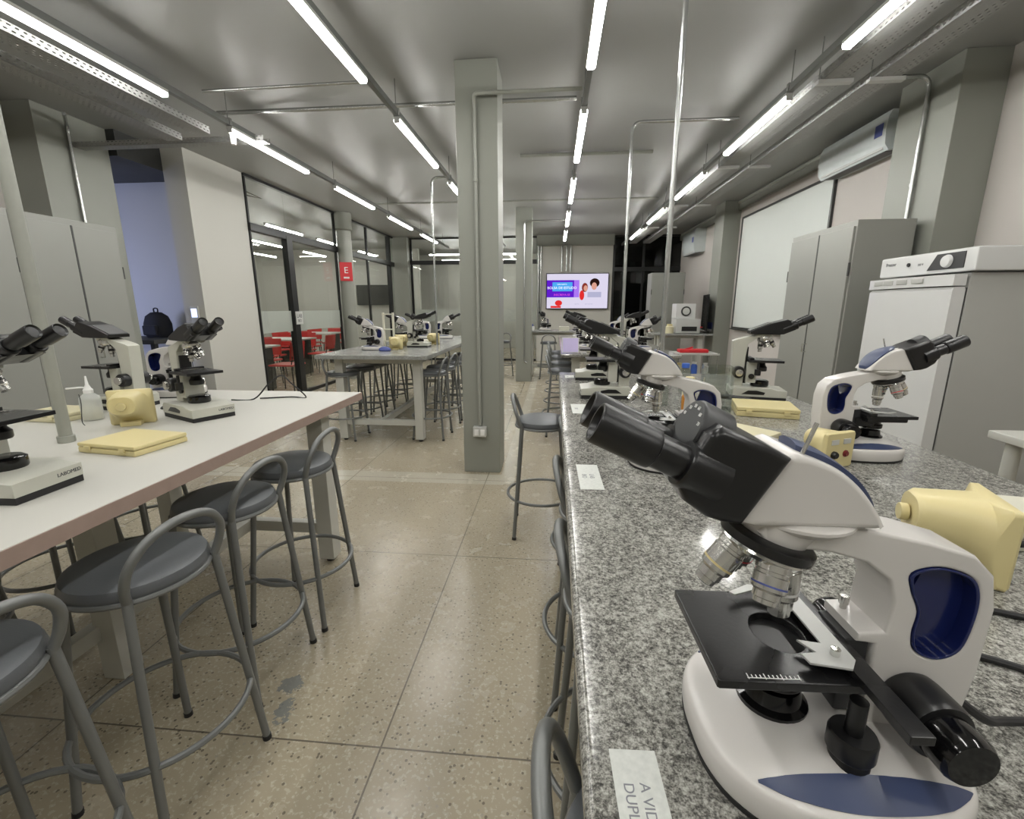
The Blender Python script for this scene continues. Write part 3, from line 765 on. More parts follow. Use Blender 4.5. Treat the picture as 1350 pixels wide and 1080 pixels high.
    for a in (-60, -35, -10, 15, 40, 65):
        c = o0 + nx * .022 + ax * .0104 + Vector((0, 1, 0)) * (.024 * math.sin(R(a))) + nx * (.024 * math.cos(R(a)))
        q.text(str(60 + a // 5), .0052, textmat(c, (0, 1, 0), nx))
    part(q, 'dial_numbers', 'white', t)
    for sy in (-1, 1):
        c = o0 + Vector((0, sy * .031, 0)) - nx * .006
        tb = part(MB().lathe([(.024, -.03), (.024, .006), (.0222, .010), (.0172, .010), (.0172, .05), (.0165, .052)], c, ax, 32), 'eyepiece_tube', 'blacksatin', t)
        part(MB().lathe([(.0168, .038), (.0196, .040), (.0202, .044), (.0202, .098), (.0192, .1005), (.0165, .1005), (.0145, .094), (.0, .092)], c, ax, 32), 'eyepiece', 'black', tb)
        part(MB().lathe([(.0, .0945), (.0105, .0955), (.0, .0970)], c, ax, 24), 'eye_lens', 'lens', tb)
    # nosepiece and objectives
    tilt = R(17); na = Vector((math.sin(tilt), 0, -math.cos(tilt))); nc = Vector((.024, 0, .266))
    part(MB().lathe([(.036, -.02), (.038, -.012), (.034, .004), (.0, .004)], nc, na, 36), 'turret_neck', 'scopewhite', t)
    part(MB().lathe([(.0, .002), (.04, .002), (.0455, .006), (.0455, .015), (.04, .018)], nc, na, 36), 'nosepiece', 'blacksatin', t)
    part(MB().lathe([(.0, .016), (.042, .016), (.0432, .019), (.039, .024), (.012, .027), (.0, .027)], nc, na, 36), 'nosepiece_ring', 'chrome', t)
    u1 = Vector((math.cos(tilt), 0, math.sin(tilt)))
    for k_, L in ((0, .07), (1, .05), (2, .058), (3, .044)):
        ph = R(180 + 90 * k_); rad = u1 * math.cos(ph) + Vector((0, 1, 0)) * math.sin(ph)
        d_ = (na * math.cos(R(17)) + rad * math.sin(R(17))).normalized() if k_ else Vector((0, 0, -1))
        c = nc + na * .02 + rad * .026
        ob = part(MB().lathe([(.014, 0), (.014, .004), (.0162, .005), (.0162, .011), (.0152, .012), (.0152, .015), (.0162, .016), (.0162, L * .68), (.0128, L * .74), (.0128, L * .88), (.011, L * .9), (.011, L), (.007, L + .002), (.0, L + .002)], c, d_, 28), 'objective', 'silver', t)
        part(MB().lathe([(.0163, L * .56), (.0165, L * .56), (.0165, L * .6), (.0163, L * .6)], c, d_, 28), 'colour_ring', ['white', 'signred', 'cream', 'bluetint'][k_], ob)
        if k_ == 0:
            for sy in (-1, 1):
                q = MB(); q.text('100x', .009, textmat(c + d_ * .03 + Vector((.0082, sy * .0142, 0)), (-sy * .866, .5, 0), (0, 0, 1)))
                part(q, 'lettering', 'ink', ob)
    # stage with its oval opening, carrier and slide holder
    sz = .145
    so = [(-.055, -.072), (.091, -.072), (.093, -.07), (.093, .07), (.091, .072), (-.055, .072)]
    sh = [(.004 + .026 * math.cos(a), .032 * math.sin(a)) for a in [i * math.pi / 16 for i in range(32)]]
    m90 = Matrix(((1, 0, 0, 0), (0, 0, 1, 0), (0, -1, 0, 0), (0, 0, 0, 1)))
    part(MB().prism([so, sh], .005, .0015, Matrix.Translation((0, 0, sz - .005)) @ m90), 'stage', 'blacksatin', t)
    b = MB().span((-.05, -.055, .12), (.075, .055, .136), .004); b.span((-.07, -.03, .1), (-.01, .03, .13), .004)
    part(b, 'stage_carrier', 'black', t)
    br = MB().span((-.055, -.075, sz + .0005), (-.035, .132, sz + .009), .001); part(br, 'stage_bar', 'blacksatin', t)
    hol = [(-.034, .064), (.002, .058), (.004, .046), (-.012, .043), (-.002, .026), (-.024, .03), (-.024, -.04), (.005, -.058), (.03, -.048), (.034, -.054), (.006, -.07), (-.03, -.064), (-.044, -.05), (-.044, .052)][::-1]
    part(MB().prism([hol], .0012, .0003, Matrix.Translation((0, 0, sz + .0102)) @ m90), 'slide_holder', 'plate', t)
    part(MB().cyl((-.028, .046, sz + .011), (-.028, .046, sz + .019), .0045, n=14, bev=.001), 'holder_screw', 'chrome', t)
    part(MB().cyl((-.036, -.045, sz + .011), (-.036, -.045, sz + .018), .004, n=14, bev=.001), 'holder_screw', 'chrome', t)
    q = MB()
    for k_ in range(13): q.box((.015 + .004 * k_, .0655, sz + .0003), (.0008, .004 if k_ % 4 else .007, .0004))
    q.box((.039, .0675, sz + .0003), (.05, .0008, .0004))
    part(q, 'stage_scale', 'white', t)
    # mechanical stage knobs, condenser, lamp, focus knobs
    kx, ky = -.042, .068
    b = MB().cyl((kx, ky, .055), (kx, ky, .125), .008, n=18)
    part(b, 'stage_spindle', 'black', t)
    part(MB().lathe([(.0, .026), (.016, .026), (.018, .029), (.018, .05), (.0165, .053), (.0, .053)], (kx, ky, .012), n=28), 'stage_knob', 'black', t)
    part(MB().lathe([(.0, .054), (.0195, .054), (.021, .057), (.021, .074), (.0195, .077), (.0, .077)], (kx, ky, .012), n=28), 'stage_knob', 'black', t)
    b = MB().lathe([(.024, 0), (.026, .004), (.026, .02), (.022, .026), (.018, .034), (.0, .034)], (.0, 0, .098), n=32)
    b.lathe([(.03, 0), (.031, .003), (.031, .012), (.026, .014)], (0, 0, .092), n=32)
    cd = part(b, 'condenser', 'glossblack', t)
    part(MB().lathe([(.0, .0), (.014, .0), (.0, .003)], (0, 0, .132), n=24), 'condenser_lens', 'chrome', cd)
    part(MB().lathe([(.036, 0), (.036, .006), (.03, .01), (.027, .026), (.02, .028), (.0, .028)], (0, 0, .058), n=32), 'illuminator', 'glossblack', t)
    for sy in (-1, 1):
        p = Vector((-.118, sy * .028, .097))
        kb = part(MB().lathe([(.0, 0), (.027, 0), (.030, .004), (.031, .012), (.031, .04), (.029, .046), (.022, .047), (.0, .047)], p, (0, sy, 0), 36), 'coarse_focus_knob', 'black', t)
        part(MB().lathe([(.0, .045), (.022, .045), (.0245, .049), (.0245, .072), (.0215, .078), (.0, .080)], p, (0, sy, 0), 32), 'fine_focus_knob', 'glossblack', kb)
    return t

def make_scope_beige():
    t = thing('microscope', '-', 'microscope')
    base = [(-.13, .019), (-.13, .055), (-.115, .066), (.06, .066), (.085, .058), (.13, .054), (.13, .019)]
    part(MB().prism([base], .088, .003), 'base', 'scopebeige', t)
    part(MB().span((-.128, -.086, 0), (.129, .086, .02), .002), 'base_foot', 'rubber', t)
    for sy in (-1, 1):
        ins = [(-.07, .032), (-.04, .052), (.0, .053), (.04, .044), (.035, .032)]
        part(MB().prism([ins], .0012, .0004, Matrix.Translation((-.01, sy * .0885, 0))), 'base_inset', 'black', t)
    q = MB(); q.text('LABOMED', .014, textmat((.1305, .05, .038), (0, 1, 0), (0, 0, 1)), .0003); part(q, 'maker_lettering', 'ink', t)
    arm = [(-.125, .062), (-.135, .3), (-.12, .308), (-.02, .337), (.04, .337), (.042, .325), (-.02, .318), (-.062, .285), (-.068, .22), (-.07, .062)]
    part(MB().prism([arm], .03, .003), 'arm', 'scopebeige', t)
    part(MB().span((-.072, -.022, .08), (-.056, .022, .27), .002), 'focus_rack', 'black', t)
    ang = R(26); ax = Vector((math.cos(ang), 0, math.sin(ang))); nx = Vector((-math.sin(ang), 0, math.cos(ang)))
    hs = [(-.06, .338), (-.062, .352), (.03, .392), (.1, .412), (.112, .408), (.142, .362), (.09, .338), (.04, .336)]
    part(MB().prism([hs], .052, .004), 'binocular_housing', 'black', t)
    part(MB().prism([[(-.062, .3535), (.028, .393), (.03, .396), (-.06, .357)]], .045, .0005), 'housing_top', 'dialgrey', t)
    o0 = Vector((.132, 0, .381))
    for sy in (-1, 1):
        c = o0 + Vector((0, sy * .031, 0)) - ax * .02
        tb = part(MB().lathe([(.023, -.03), (.023, .035), (.02, .038), (.0165, .038), (.0165, .07)], c, ax, 26), 'eyepiece_tube', 'black', t)
        part(MB().lathe([(.0165, .06), (.0185, .062), (.0185, .108), (.017, .112), (.013, .108), (.0, .107)], c, ax, 26), 'eyepiece', 'black', tb)
    tilt = R(17); na = Vector((math.sin(tilt), 0, -math.cos(tilt))); nc = Vector((.014, 0, .322))
    part(MB().lathe([(.03, -.008), (.035, .004), (.035, .012), (.03, .02), (.0, .022)], nc, na, 30), 'nosepiece', 'silver', t)
    u1 = Vector((math.cos(tilt), 0, math.sin(tilt)))
    for k_, L in ((0, .056), (1, .036), (2, .05), (3, .042)):
        ph = R(180 + 90 * k_); rad = u1 * math.cos(ph) + Vector((0, 1, 0)) * math.sin(ph)
        d_ = (na * math.cos(R(17)) + rad * math.sin(R(17))).normalized() if k_ else Vector((0, 0, -1))
        c = nc + na * .016 + rad * .02
        ob = part(MB().lathe([(.011, 0), (.0125, .006), (.0125, L * .7), (.009, L * .75), (.009, L), (.0, L)], c, d_, 22), 'objective', 'silver', t)
        part(MB().lathe([(.0127, L * .3), (.0129, L * .3), (.0129, L * .5), (.0127, L * .5)], c, d_, 22), 'grip_ring', 'black', ob)
    part(MB().box((.025, 0, .2), (.16, .145, .012), .002), 'stage', 'blacksatin', t)
    part(MB().span((-.05, -.055, .2065), (-.03, .06, .216), .001), 'stage_bar', 'black', t)
    part(MB().prism([[(-.03, -.045), (.0, -.05), (-.01, -.03), (-.02, .03), (.01, .045), (.0, .05), (-.03, .04)]], .001, 0, Matrix.Translation((0, 0, .2085)) @ Matrix(((1, 0, 0, 0), (0, 0, -1, 0), (0, 1, 0, 0), (0, 0, 0, 1)))), 'slide_holder', 'silver', t)
    part(MB().span((-.06, -.04, .085), (-.012, .04, .194), .003), 'stage_carrier', 'scopebeige', t)
    part(MB().lathe([(.0, 0), (.013, 0), (.014, .003), (.014, .01), (.0, .012)], (-.035, -.04, .12), (0, -1, 0), 20), 'condenser_knob', 'black', t)
    b = MB().cyl((-.01, -.06, .14), (-.01, -.06, .19), .006, n=12); b.lathe([(.0, 0), (.014, 0), (.015, .003), (.015, .03), (.0, .032)], (-.01, -.06, .128), n=22)
    part(b, 'stage_knob', 'black', t)
    b = MB().lathe([(.026, 0), (.028, .004), (.028, .02), (.02, .03), (.018, .045), (.0, .045)], (.015, 0, .145), n=28)
    part(b, 'condenser', 'black', t)
    part(MB().lathe([(.042, 0), (.044, .004), (.044, .026), (.036, .032), (.0, .032)], (.015, 0, .066), n=30), 'illuminator', 'glossblack', t)
    for sy in (-1, 1):
        p = Vector((-.098, sy * .03, .14))
        kb = part(MB().lathe([(.0, 0), (.027, 0), (.031, .004), (.031, .03), (.028, .034), (.0, .034)], p, (0, sy, 0), 30), 'coarse_focus_knob', 'black', t)
        part(MB().lathe([(.0, .033), (.017, .033), (.018, .036), (.018, .05), (.0, .052)], p, (0, sy, 0), 24), 'fine_focus_knob', 'silver', kb)
    return t

W = make_scope_white(); B = make_scope_beige(); W.scale = (.935, .935, .935); B.scale = (.97, .97, .97); seen = set()
def scope(kind, x, y, deg, label, group):
    src = W if kind == 'W' else B
    if kind not in seen:
        seen.add(kind); src.location = (x, y, TZ); src.rotation_euler = (0, 0, R(deg)); src['label'] = label; src['group'] = group; return src
    return dup(src, (x, y, TZ), R(deg), label, group)
GA, GB, GC, GD = 'microscopes on the right front granite bench', 'microscopes on the laminate table', 'microscopes on the grey stone table', 'microscopes on the far granite bench'
scope('W', .236, .428, 182, 'large white and navy binocular microscope closest to the camera on the granite bench', GA)
scope('W', .31, 1.35, 180, 'white and navy microscope on the granite bench right behind the closest one', GA)
scope('B', .27, 2.4, 180, 'beige microscope with eyepieces to the left, third along the aisle side of the granite bench', GA)
scope('B', .27, 3.0, 178, 'beige microscope at the far end of the granite bench, fourth along its aisle side', GA)
scope('W', 1.01, 1.5, 0, 'white and navy microscope with eyepieces to the right in front of the freezer', GA)
scope('B', 1.04, 2.42, -12, 'beige microscope with eyepieces to the right in front of the whiteboard', GA)
scope('B', -1.395, .975, 2, 'beige microscope cut by the left frame edge on the laminate table', GB)
scope('B', -2.05, 1.95, 174, 'beige microscope with eyepieces to the left in front of the left cabinets', GB)
scope('B', -1.53, 1.80, -26, 'beige microscope with eyepieces to the right in front of the white wall', GB)
scope('W', -1.98, 2.27, 10, 'white microscope half hidden between the two beige ones on the laminate table', GB)
scope('W', -2.05, 4.95, 180, 'white microscope with eyepieces to the left at the front of the grey stone table', GC)
scope('W', -1.98, 5.9, 175, 'white microscope with eyepieces to the left behind the cream boxes', GC)
scope('B', -1.6, 5.35, 0, 'beige microscope with eyepieces to the right on the grey stone table', GC)
scope('W', -1.62, 6.9, 0, 'white microscope at the far end of the grey stone table next to the pillar', GC)
scope('W', -2.05, 6.9, 180, 'white microscope at the far left of the grey stone table', GC)
for i, y in enumerate((5.25, 6.2, 7.1)):
    scope('B' if i == 1 else 'W', .36, y, 180, f'{ORD[i]} microscope from the front on the aisle side of the far bench', GD)
    scope('W' if i != 1 else 'B', .98, y - .15, 0, f'{ORD[i]} microscope from the front on the wall side of the far bench', GD)
scope('W', -.2, 9.4, 250, 'microscope on the narrow table under the television', None)

# ------------------------------------------------------------------ bench clutter
def make_slide_box(mat, label, loc, rz, size=(.22, .17, .036)):
    w, d, h = size; t = thing('slide_box', label, 'box', loc, rz, 'flat slide boxes')
    part(MB().box((0, 0, h * .28), (w, d, h * .55), .004), 'tray', mat, t)
    part(MB().box((0, 0, h * .78), (w * 1.005, d * 1.005, h * .42), .005), 'lid', mat, t)
    for sx in (-1, 1): part(MB().box((sx * w * .3, -d / 2 - .003, h * .55), (.022, .006, .014), .002), 'clasp', mat, t)
    return t
make_slide_box('cream', 'cream slide box lying at the front of the laminate table', (-1.41, 1.36, TZ), R(-8), (.235, .185, .034))
make_slide_box('creampale', 'pale cream slide box lying behind the wash bottle', (-2.1, 1.72, TZ), R(-6))
make_slide_box('cream', 'cream slide box on the granite bench in front of the beige microscope', (.93, 2.06, TZ), R(-14), (.24, .2, .042))
make_slide_box('creamwhite', 'ivory slide box at the right frame edge of the granite bench', (1.0, .96, TZ), R(-10), (.24, .2, .045))
make_slide_box('creamwhite', 'ivory tray lying on the grey stone table', (-1.72, 6.1, TZ), R(4), (.28, .2, .03))
make_slide_box('creampale', 'pale cream slide box half hidden behind the closest microscope head', (.64, 1.62, TZ), R(-50), (.24, .18, .04))

def make_psu():
    """cream lamp power box: face plate towards +x, rounded hump behind"""
    t = thing('power_supply', '-', 'power supply')
    rings = []
    for x, w, z0, z1 in ((.0, .064, .003, .123), (-.004, .067, .0, .126), (-.014, .066, .001, .126), (-.024, .06, .012, .124), (-.05, .05, .036, .122), (-.1, .042, .048, .119), (-.108, .036, .054, .113)):
        r_ = .008 if x > -.02 else (z1 - z0) * .42; P = []
        for (cx_, cz_, a0) in ((w - r_, z1 - r_, 0), (-w + r_, z1 - r_, 90), (-w + r_, z0 + r_, 180), (w - r_, z0 + r_, 270)):
            for k_ in range(5): a = R(a0 + k_ * 22.5); P.append((x, cx_ + r_ * math.cos(a), cz_ + r_ * math.sin(a)))
        rings.append(P)
    part(MB().loft(rings), 'shell', 'cream', t)
    part(MB().box((-.03, 0, .008), (.05, .06, .016), .003), 'foot', 'cream', t)
    part(MB().cyl((-.11, 0, .082), (-.122, 0, .082), .014, n=18, bev=.002), 'cord_grip', 'cream', t)
    for sy in (-1, 1):
        part(MB().box((.001, sy * .028, .094), (.003, .034, .018), .001), 'rating_label', 'plate', t)
    part(MB().lathe([(.013, 0), (.013, .008), (.01, .013), (.0, .013)], (.0, -.028, .05), (1, 0, 0), 22), 'dimmer_knob', 'black', t)
    part(MB().lathe([(.012, 0), (.012, .003), (.008, .004), (.008, .008), (.0, .008)], (.0, .028, .05), (1, 0, 0), 22), 'switch', 'redvinyl', t)
    return t
P0 = make_psu(); P0.scale = (1.12, 1.12, 1.12); P0.location = (.77, .80, TZ); P0.rotation_euler = (0, 0, R(-18)); P0['label'] = 'cream power supply box at the right, nearest the closest microscope'; P0['group'] = 'cream lamp power supplies'
q_ = dup(P0, (.83, 1.34, TZ), R(-66), 'cream power supply with two labels facing us, in front of the freezer-side microscope'); q_.scale = (.85, .85, .85)
dup(P0, (-1.70, 1.66, TZ), R(-240), 'cream power supply standing behind the cream slide box on the laminate table')
dup(P0, (-1.72, 1.12, TZ), R(160), 'cream power supply glimpsed behind the microscope cut by the left frame edge')
dup(P0, (-1.76, 5.0, TZ), R(100), 'cream power supply, left one of two at the front of the stone table')
dup(P0, (-1.84, 5.42, TZ), R(110), 'cream power supply, right one of two at the front of the stone table')
dup(P0, (-1.52, 5.75, TZ), R(80), 'cream power supply behind the beige microscope on the stone table')
dup(P0, (.7, 5.9, TZ), R(-90), 'cream power supply in the middle of the far bench')

# wash bottle
t = thing('wash_bottle', 'translucent wash bottle with bent spout on the laminate table', 'bottle', (-1.93, 1.70, TZ))
part(MB().lathe([(.0, 0), (.034, .001), (.036, .006), (.036, .085), (.033, .098), (.018, .112), (.014, .114), (.014, .128), (.0, .128)], n=28), 'body', 'milky', t)
part(MB().lathe([(.0, .003), (.032, .004), (.033, .03), (.0, .03)], n=28), 'liquid', 'creampale', t)
part(MB().lathe([(.0165, .114), (.017, .128), (.012, .134), (.006, .15), (.004, .17), (.003, .185), (.0, .185)], n=24), 'cap', 'white', t)
part(MB().tube([(0, 0, .133), (-.03, .0, .136), (-.1, .0, .13)], .0035, 8, sm=5), 'spout', 'white', t)

# stuff on the granite bench behind the second microscope
def jar(x, y, r, h, mat, label, lid='white', z=TZ, cat='jar', name='specimen_jar', g='small jars on the granite bench'):
    t = thing(name, label, cat, (x, y, z), group=g)
    part(MB().lathe([(.0, 0), (r * .95, 0), (r, .004), (r, h * .72), (r * .7, h * .82), (r * .6, h * .84), (r * .6, h * .86)], n=22), 'body', mat, t)
    part(MB().lathe([(.0, h * .85), (r * .66, h * .85), (r * .68, h * .87), (r * .68, h * .98), (r * .6, h), (.0, h)], n=22), 'lid', lid, t)
    return t
jar(.60, 2.05, .028, .1, 'amber', 'amber jar seen through the grip of the second microscope', 'creamwhite')
jar(.52, 2.2, .03, .11, 'clear', 'clear jar behind the second microscope arm')
jar(.66, 2.25, .032, .13, 'creampale', 'cream jar right of the shiny conduit on the granite bench', 'cream')
jar(.72, 2.55, .03, .16, 'clear', 'tall clear jar with blue cap right of the shiny conduit', 'blueplastic')
t = thing('display_box', 'clear acrylic box beside the beige microscope on the granite bench', 'box', (.74, 2.12, TZ), R(-10))
b = MB(); w = .06
b.span((-w, -w, 0), (w, -w + .003, .2)); b.span((-w, w - .003, 0), (w, w, .2)); b.span((-w, -w, 0), (-w + .003, w, .2)); b.span((w - .003, -w, 0), (w, w, .2)); part(b, 'wall_panels', 'acrylic', t)
part(MB().span((-w, -w, 0), (w, w, .003)), 'bottom', 'acrylic', t)
b = MB().tube([(.8, 2.3, TZ + .03), (.86, 2.27, TZ + .03), (.93, 2.2, TZ + .03)], .012, 10); tag(b.build('torch', 'black'), 'short black torch-like tube lying left of the beige microscope base', 'torch')

# masking tape labels with handwriting
def tape(x, y, w, d, rz, lines, label):
    t = thing('tape_label', label, 'label', (x, y, TZ), rz, 'masking tape labels on the granite edge')
    part(MB().box((0, 0, .0004), (w, d, .0006)), 'tape', 'tape', t)
    q = MB()
    for i, s_ in enumerate(lines):
        q.text(s_, w * .3, textmat((-w * .22 + i * w * .33, 0, .0008), (0, -1, 0), (1, 0, 0)) , .0001)
    part(q, 'handwriting', 'pencil', t)
tape(.092, .345, .048, .115, R(2), ['DUPLA', 'A VIDA'], 'handwritten masking tape label nearest the camera on the granite edge')
tape(.105, 1.21, .062, .19, R(1), ['BIO', 'LAB'], 'masking tape label on the granite edge below the second microscope')
tape(.125, 2.08, .075, .2, R(1), ['BIO'], 'masking tape label on the granite edge by the third microscope')
tape(.11, 3.08, .06, .12, 0, ['BIO'], 'masking tape label at the far end of the granite bench')

# cords
def cord(pts, label, r=.004, plug=None, group='black power cords', mat='rubber'):
    t = thing('power_cable', label, 'cable', pts[0], group=group); o = Vector(pts[0])
    part(MB().tube([Vector(p) - o for p in pts], r, 8, sm=6), 'cable', mat, t)
    if plug: a, c = Vector(plug[0]) - o, Vector(plug[1]) - o; part(MB().cyl(a, c, .009, .006, n=12, bev=.002), 'plug', mat, t)
    return t
z0 = TZ + .005
cord([(.425, .44, TZ + .06), (.46, .44, TZ + .035), (.5, .46, z0 + .01), (.56, .47, z0), (.62, .44, z0), (.68, .5, z0), (.6, .56, z0), (.53, .6, z0), (.56, .66, z0), (.66, .68, z0), (.76, .64, z0)], 'thick black cord coiling to the right of the closest microscope', .0048)
cord([(.795, .795, TZ + .06), (.84, .785, TZ + .058), (.9, .76, TZ + .02), (1.0, .7, z0), (1.1, .72, z0)], 'black cord plugged into the right cream power supply', .004, ((.775, .8, TZ + .06), (.815, .79, TZ + .06)))
cord([(.66, .97, z0), (.62, 1.08, z0), (.66, 1.2, z0), (.6, 1.3, z0), (.52, 1.34, z0), (.49, 1.36, TZ + .02)], 'black cord winding behind the closest microscope', .004)
cord([(.82, 1.42, z0), (.7, 1.5, z0 + .01), (.58, 1.44, z0), (.5, 1.42, z0)], 'black cord beside the power supply with two labels', .004)
cord([(-1.62, 2.12, z0), (-1.52, 2.15, z0), (-1.45, 2.18, TZ + .08), (-1.39, 2.2, TZ + .12), (-1.34, 2.2, TZ + .08), (-1.28, 2.22, z0), (-1.36, 2.22, z0), (-1.5, 2.17, z0)], 'black cord rising in a peak at the far corner of the laminate table', .0035)
cord([(-1.85, 1.98, z0), (-1.8, 1.9, z0), (-1.72, 1.95, z0), (-1.66, 1.9, z0)], 'black cord between the two beige microscopes on the laminate table', .0035)
cord([(-1.93, 1.66, TZ + .115), (-1.905, 1.64, TZ + .08), (-1.87, 1.6, TZ + .02), (-1.85, 1.59, z0)], 'thin grey wire hanging past the wash bottle', .0016)

# table two and far bench clutter
def pouch(x, y, label, mat):
    b = MB(); 
    b.loft([[(x + (.05 * s_) * math.cos(a) * 1.3, y + .04 * s_ * math.sin(a), TZ + z) for a in [i * math.pi / 10 for i in range(20)]] for s_, z in ((.9, 0), (1.05, .012), (.95, .028), (.55, .042), (.2, .046))])
    return tag(b.build('cloth_pouch', mat), label, 'pouch')
pouch(-1.82, 4.8, 'crumpled blue cloth by the front white microscope on the stone table', 'bluetint')
t = thing('test_tube_rack', 'tall white rack standing on the stone table', 'rack', (-2.0, 5.45, TZ))
for sx in (-.06, .06): part(MB().box((sx, 0, .2), (.02, .03, .4), .002), 'post', 'creamwhite', t)
for z in (.06, .2, .38): part(MB().box((0, 0, z), (.14, .04, .012), .002), 'shelf', 'creamwhite', t)
tb = thing('tablet', 'bright tablet leaning on the front of the far granite bench', 'tablet', (.17, 4.72, TZ), R(0))
part(MB().box((0, 0, .08), (.17, .008, .16), .004, Euler((R(-18), 0, 0))), 'body', 'plate', tb)
part(MB().box((0, -.0055, .0815), (.155, .001, .145), rot=Euler((R(-18), 0, 0))), 'screen', 'tablet', tb)
for i, (x, y, h, mt) in enumerate(((.62, 5.1, .12, 'creamwhite'), (.7, 5.45, .2, 'white'), (.6, 5.6, .14, 'clear'), (.75, 6.4, .16, 'white'))):
    jar(x, y, .035, h, mt, ['short ivory bottle', 'tall white bottle', 'clear bottle', 'white bottle furthest back'][i] + ' in the middle of the far granite bench', cat='bottle', name='reagent_bottle', g='bottles on the far bench')
for i in range(3):
    t = thing('petri_dish_stack', ['left', 'middle', 'right'][i] + ' stack of white trays in front of the far bench microscopes', 'tray', (.42 + .17 * i, 4.85, TZ), group='white trays on the far bench')
    for k_ in range(3): part(MB().box((0, 0, .012 + .026 * k_), (.15, .12, .018), .003), 'tray', 'creamwhite' if k_ % 2 == 0 else 'plate', t)

# device table at the right wall
dx = 2.3
t = thing('bench_device', 'lower grey device box on the table at the right wall', 'device', (2.36, 8.6, TZ))
part(MB().box((0, 0, .13), (.42, .36, .25), .008), 'casing', 'plate', t); part(MB().box((0.02, -.184, .08), (.26, .012, .08), .002), 'display', 'black', t)
for s_ in (-.15, .15): part(MB().cyl((s_, 0, 0), (s_, 0, .012), .02, n=12), 'foot', 'rubber', t)
t = thing('bench_device', 'upper white device with round dial on top of the grey one', 'device', (2.31, 8.6, TZ + .255))
part(MB().box((0, 0, .13), (.34, .3, .26), .01), 'casing', 'fridge', t)
part(MB().lathe([(.085, 0), (.085, .012), (.07, .016), (.0, .016)], (0, -.15, .13), (0, -1, 0), 30), 'dial', 'alu', t)
part(MB().lathe([(.06, .016), (.06, .02), (.0, .021)], (0, -.15, .13), (0, -1, 0), 30), 'dial_glass', 'plate', t)
t = thing('monitor', 'black flat monitor panel standing edge-on at the right wall', 'monitor', (2.69, 8.62, TZ), R(80))
part(MB().box((0, 0, .36), (.62, .03, .62), .005), 'panel', 'tv', t); part(MB().box((0, 0, .02), (.2, .16, .03), .004), 'stand', 'tv', t)
jar(2.06, 8.5, .07, .16, 'creampale', 'squat cream canister left of the stacked devices', 'cream', g=None, cat='canister', name='canister')
jar(2.58, 8.4, .03, .12, 'clear', 'small bottle right of the stacked devices', 'signred', g=None, cat='bottle', name='reagent_bottle')
# shelf trolley in front of it
t = thing('trolley', 'low white trolley with bottles in front of the device table', 'trolley', (2.2, 7.5, 0))
for z in (.3, .66): part(MB().box((0, 0, z), (.7, .45, .025), .004), 'shelf', 'plate', t)
for sx in (-.33, .33):
    for sy in (-.2, .2): part(MB().cyl((sx, sy, 0), (sx, sy, .68), .012, n=10), 'post', 'galv', t)
b = MB(); b.box((2.2, 7.5, .7), (.44, .2, .05), .012); b.cyl((2.08, 7.5, .72), (2.2, 7.5, .755), .012, n=10)
tag(b.build('tool_case', 'signred'), 'red case lying on the trolley top', 'case')
jar(2.0, 7.45, .05, .2, 'creampale', 'cream bottle on the lower trolley shelf', 'cream', .3125, 'bottle', 'reagent_bottle', 'bottles on the trolley')
jar(2.22, 7.42, .05, .22, 'blueplastic', 'blue bottle on the lower trolley shelf', 'white', .3125, 'bottle', 'reagent_bottle', 'bottles on the trolley')
jar(2.4, 7.45, .05, .2, 'white', 'white bottle on the lower trolley shelf', 'white', .3125, 'bottle', 'reagent_bottle', 'bottles on the trolley')
t = thing('wall_notice', 'blue and white notice on the far right pillar', 'notice', (2.795, 8.62, 1.02))
part(MB().span((-.004, -.12, -.03), (0, .12, .09)), 'sheet', 'bluetint', t); part(MB().span((-.004, -.12, -.07), (0, .12, -.03)), 'margin', 'white', t)
# table under the tv
for i, (x, mt) in enumerate(((-.5, 'white'), (.2, 'creamwhite'))):
    b = MB().box((x, 9.4, TZ + .04), (.2, .16, .08), .01); tag(b.build('storage_box', mt), ['white', 'ivory'][i] + ' box on the narrow table under the television', 'box')
b = MB().box((-.51, 9.4, TZ + .105), (.18, .1, .05), .01); tag(b.build('storage_box', 's_purple' if False else 'bluetint'), 'violet box on top of the white one under the television', 'box')

# fire extinguisher sign
t = thing('fire_sign', 'red fire sign on the round pillar by the glass wall', 'sign', (-3.92, 8.615, 2.04), R(-66))
part(MB().box((0, 0, 0), (.012, .22, .34), .002), 'plate', 'signred', t)
q = MB(); q.text('E', .16, textmat((.0068, 0, .02), (0, 1, 0), (0, 0, 1))); q.box((.007, 0, -.11), (.001, .1, .03)); part(q, 'symbol', 'white', t)
t = thing('door_plate', 'small white plate with dark letters on the black glass-wall post', 'sign', (XG + .05, 7.07, 1.22))
part(MB().box((0, 0, 0), (.006, .2, .2), .001), 'plate', 'plate', t)
q = MB(); q.text('LAB', .085, textmat((.0034, 0, .03), (0, 1, 0), (0, 0, 1))); q.text('BIO', .06, textmat((.0034, 0, -.045), (0, 1, 0), (0, 0, 1))); part(q, 'lettering', 'ink', t)
t = thing('wall_pipe_bracket', 'bent metal bracket at the top of the glass wall', 'bracket', (XG - .1, 6.3, 2.92))
part(MB().tube([(0, 0, 0), (-.0, .35, -.02), (0, .0, -.05)], .01, 8), 'arm', 'galv', t)

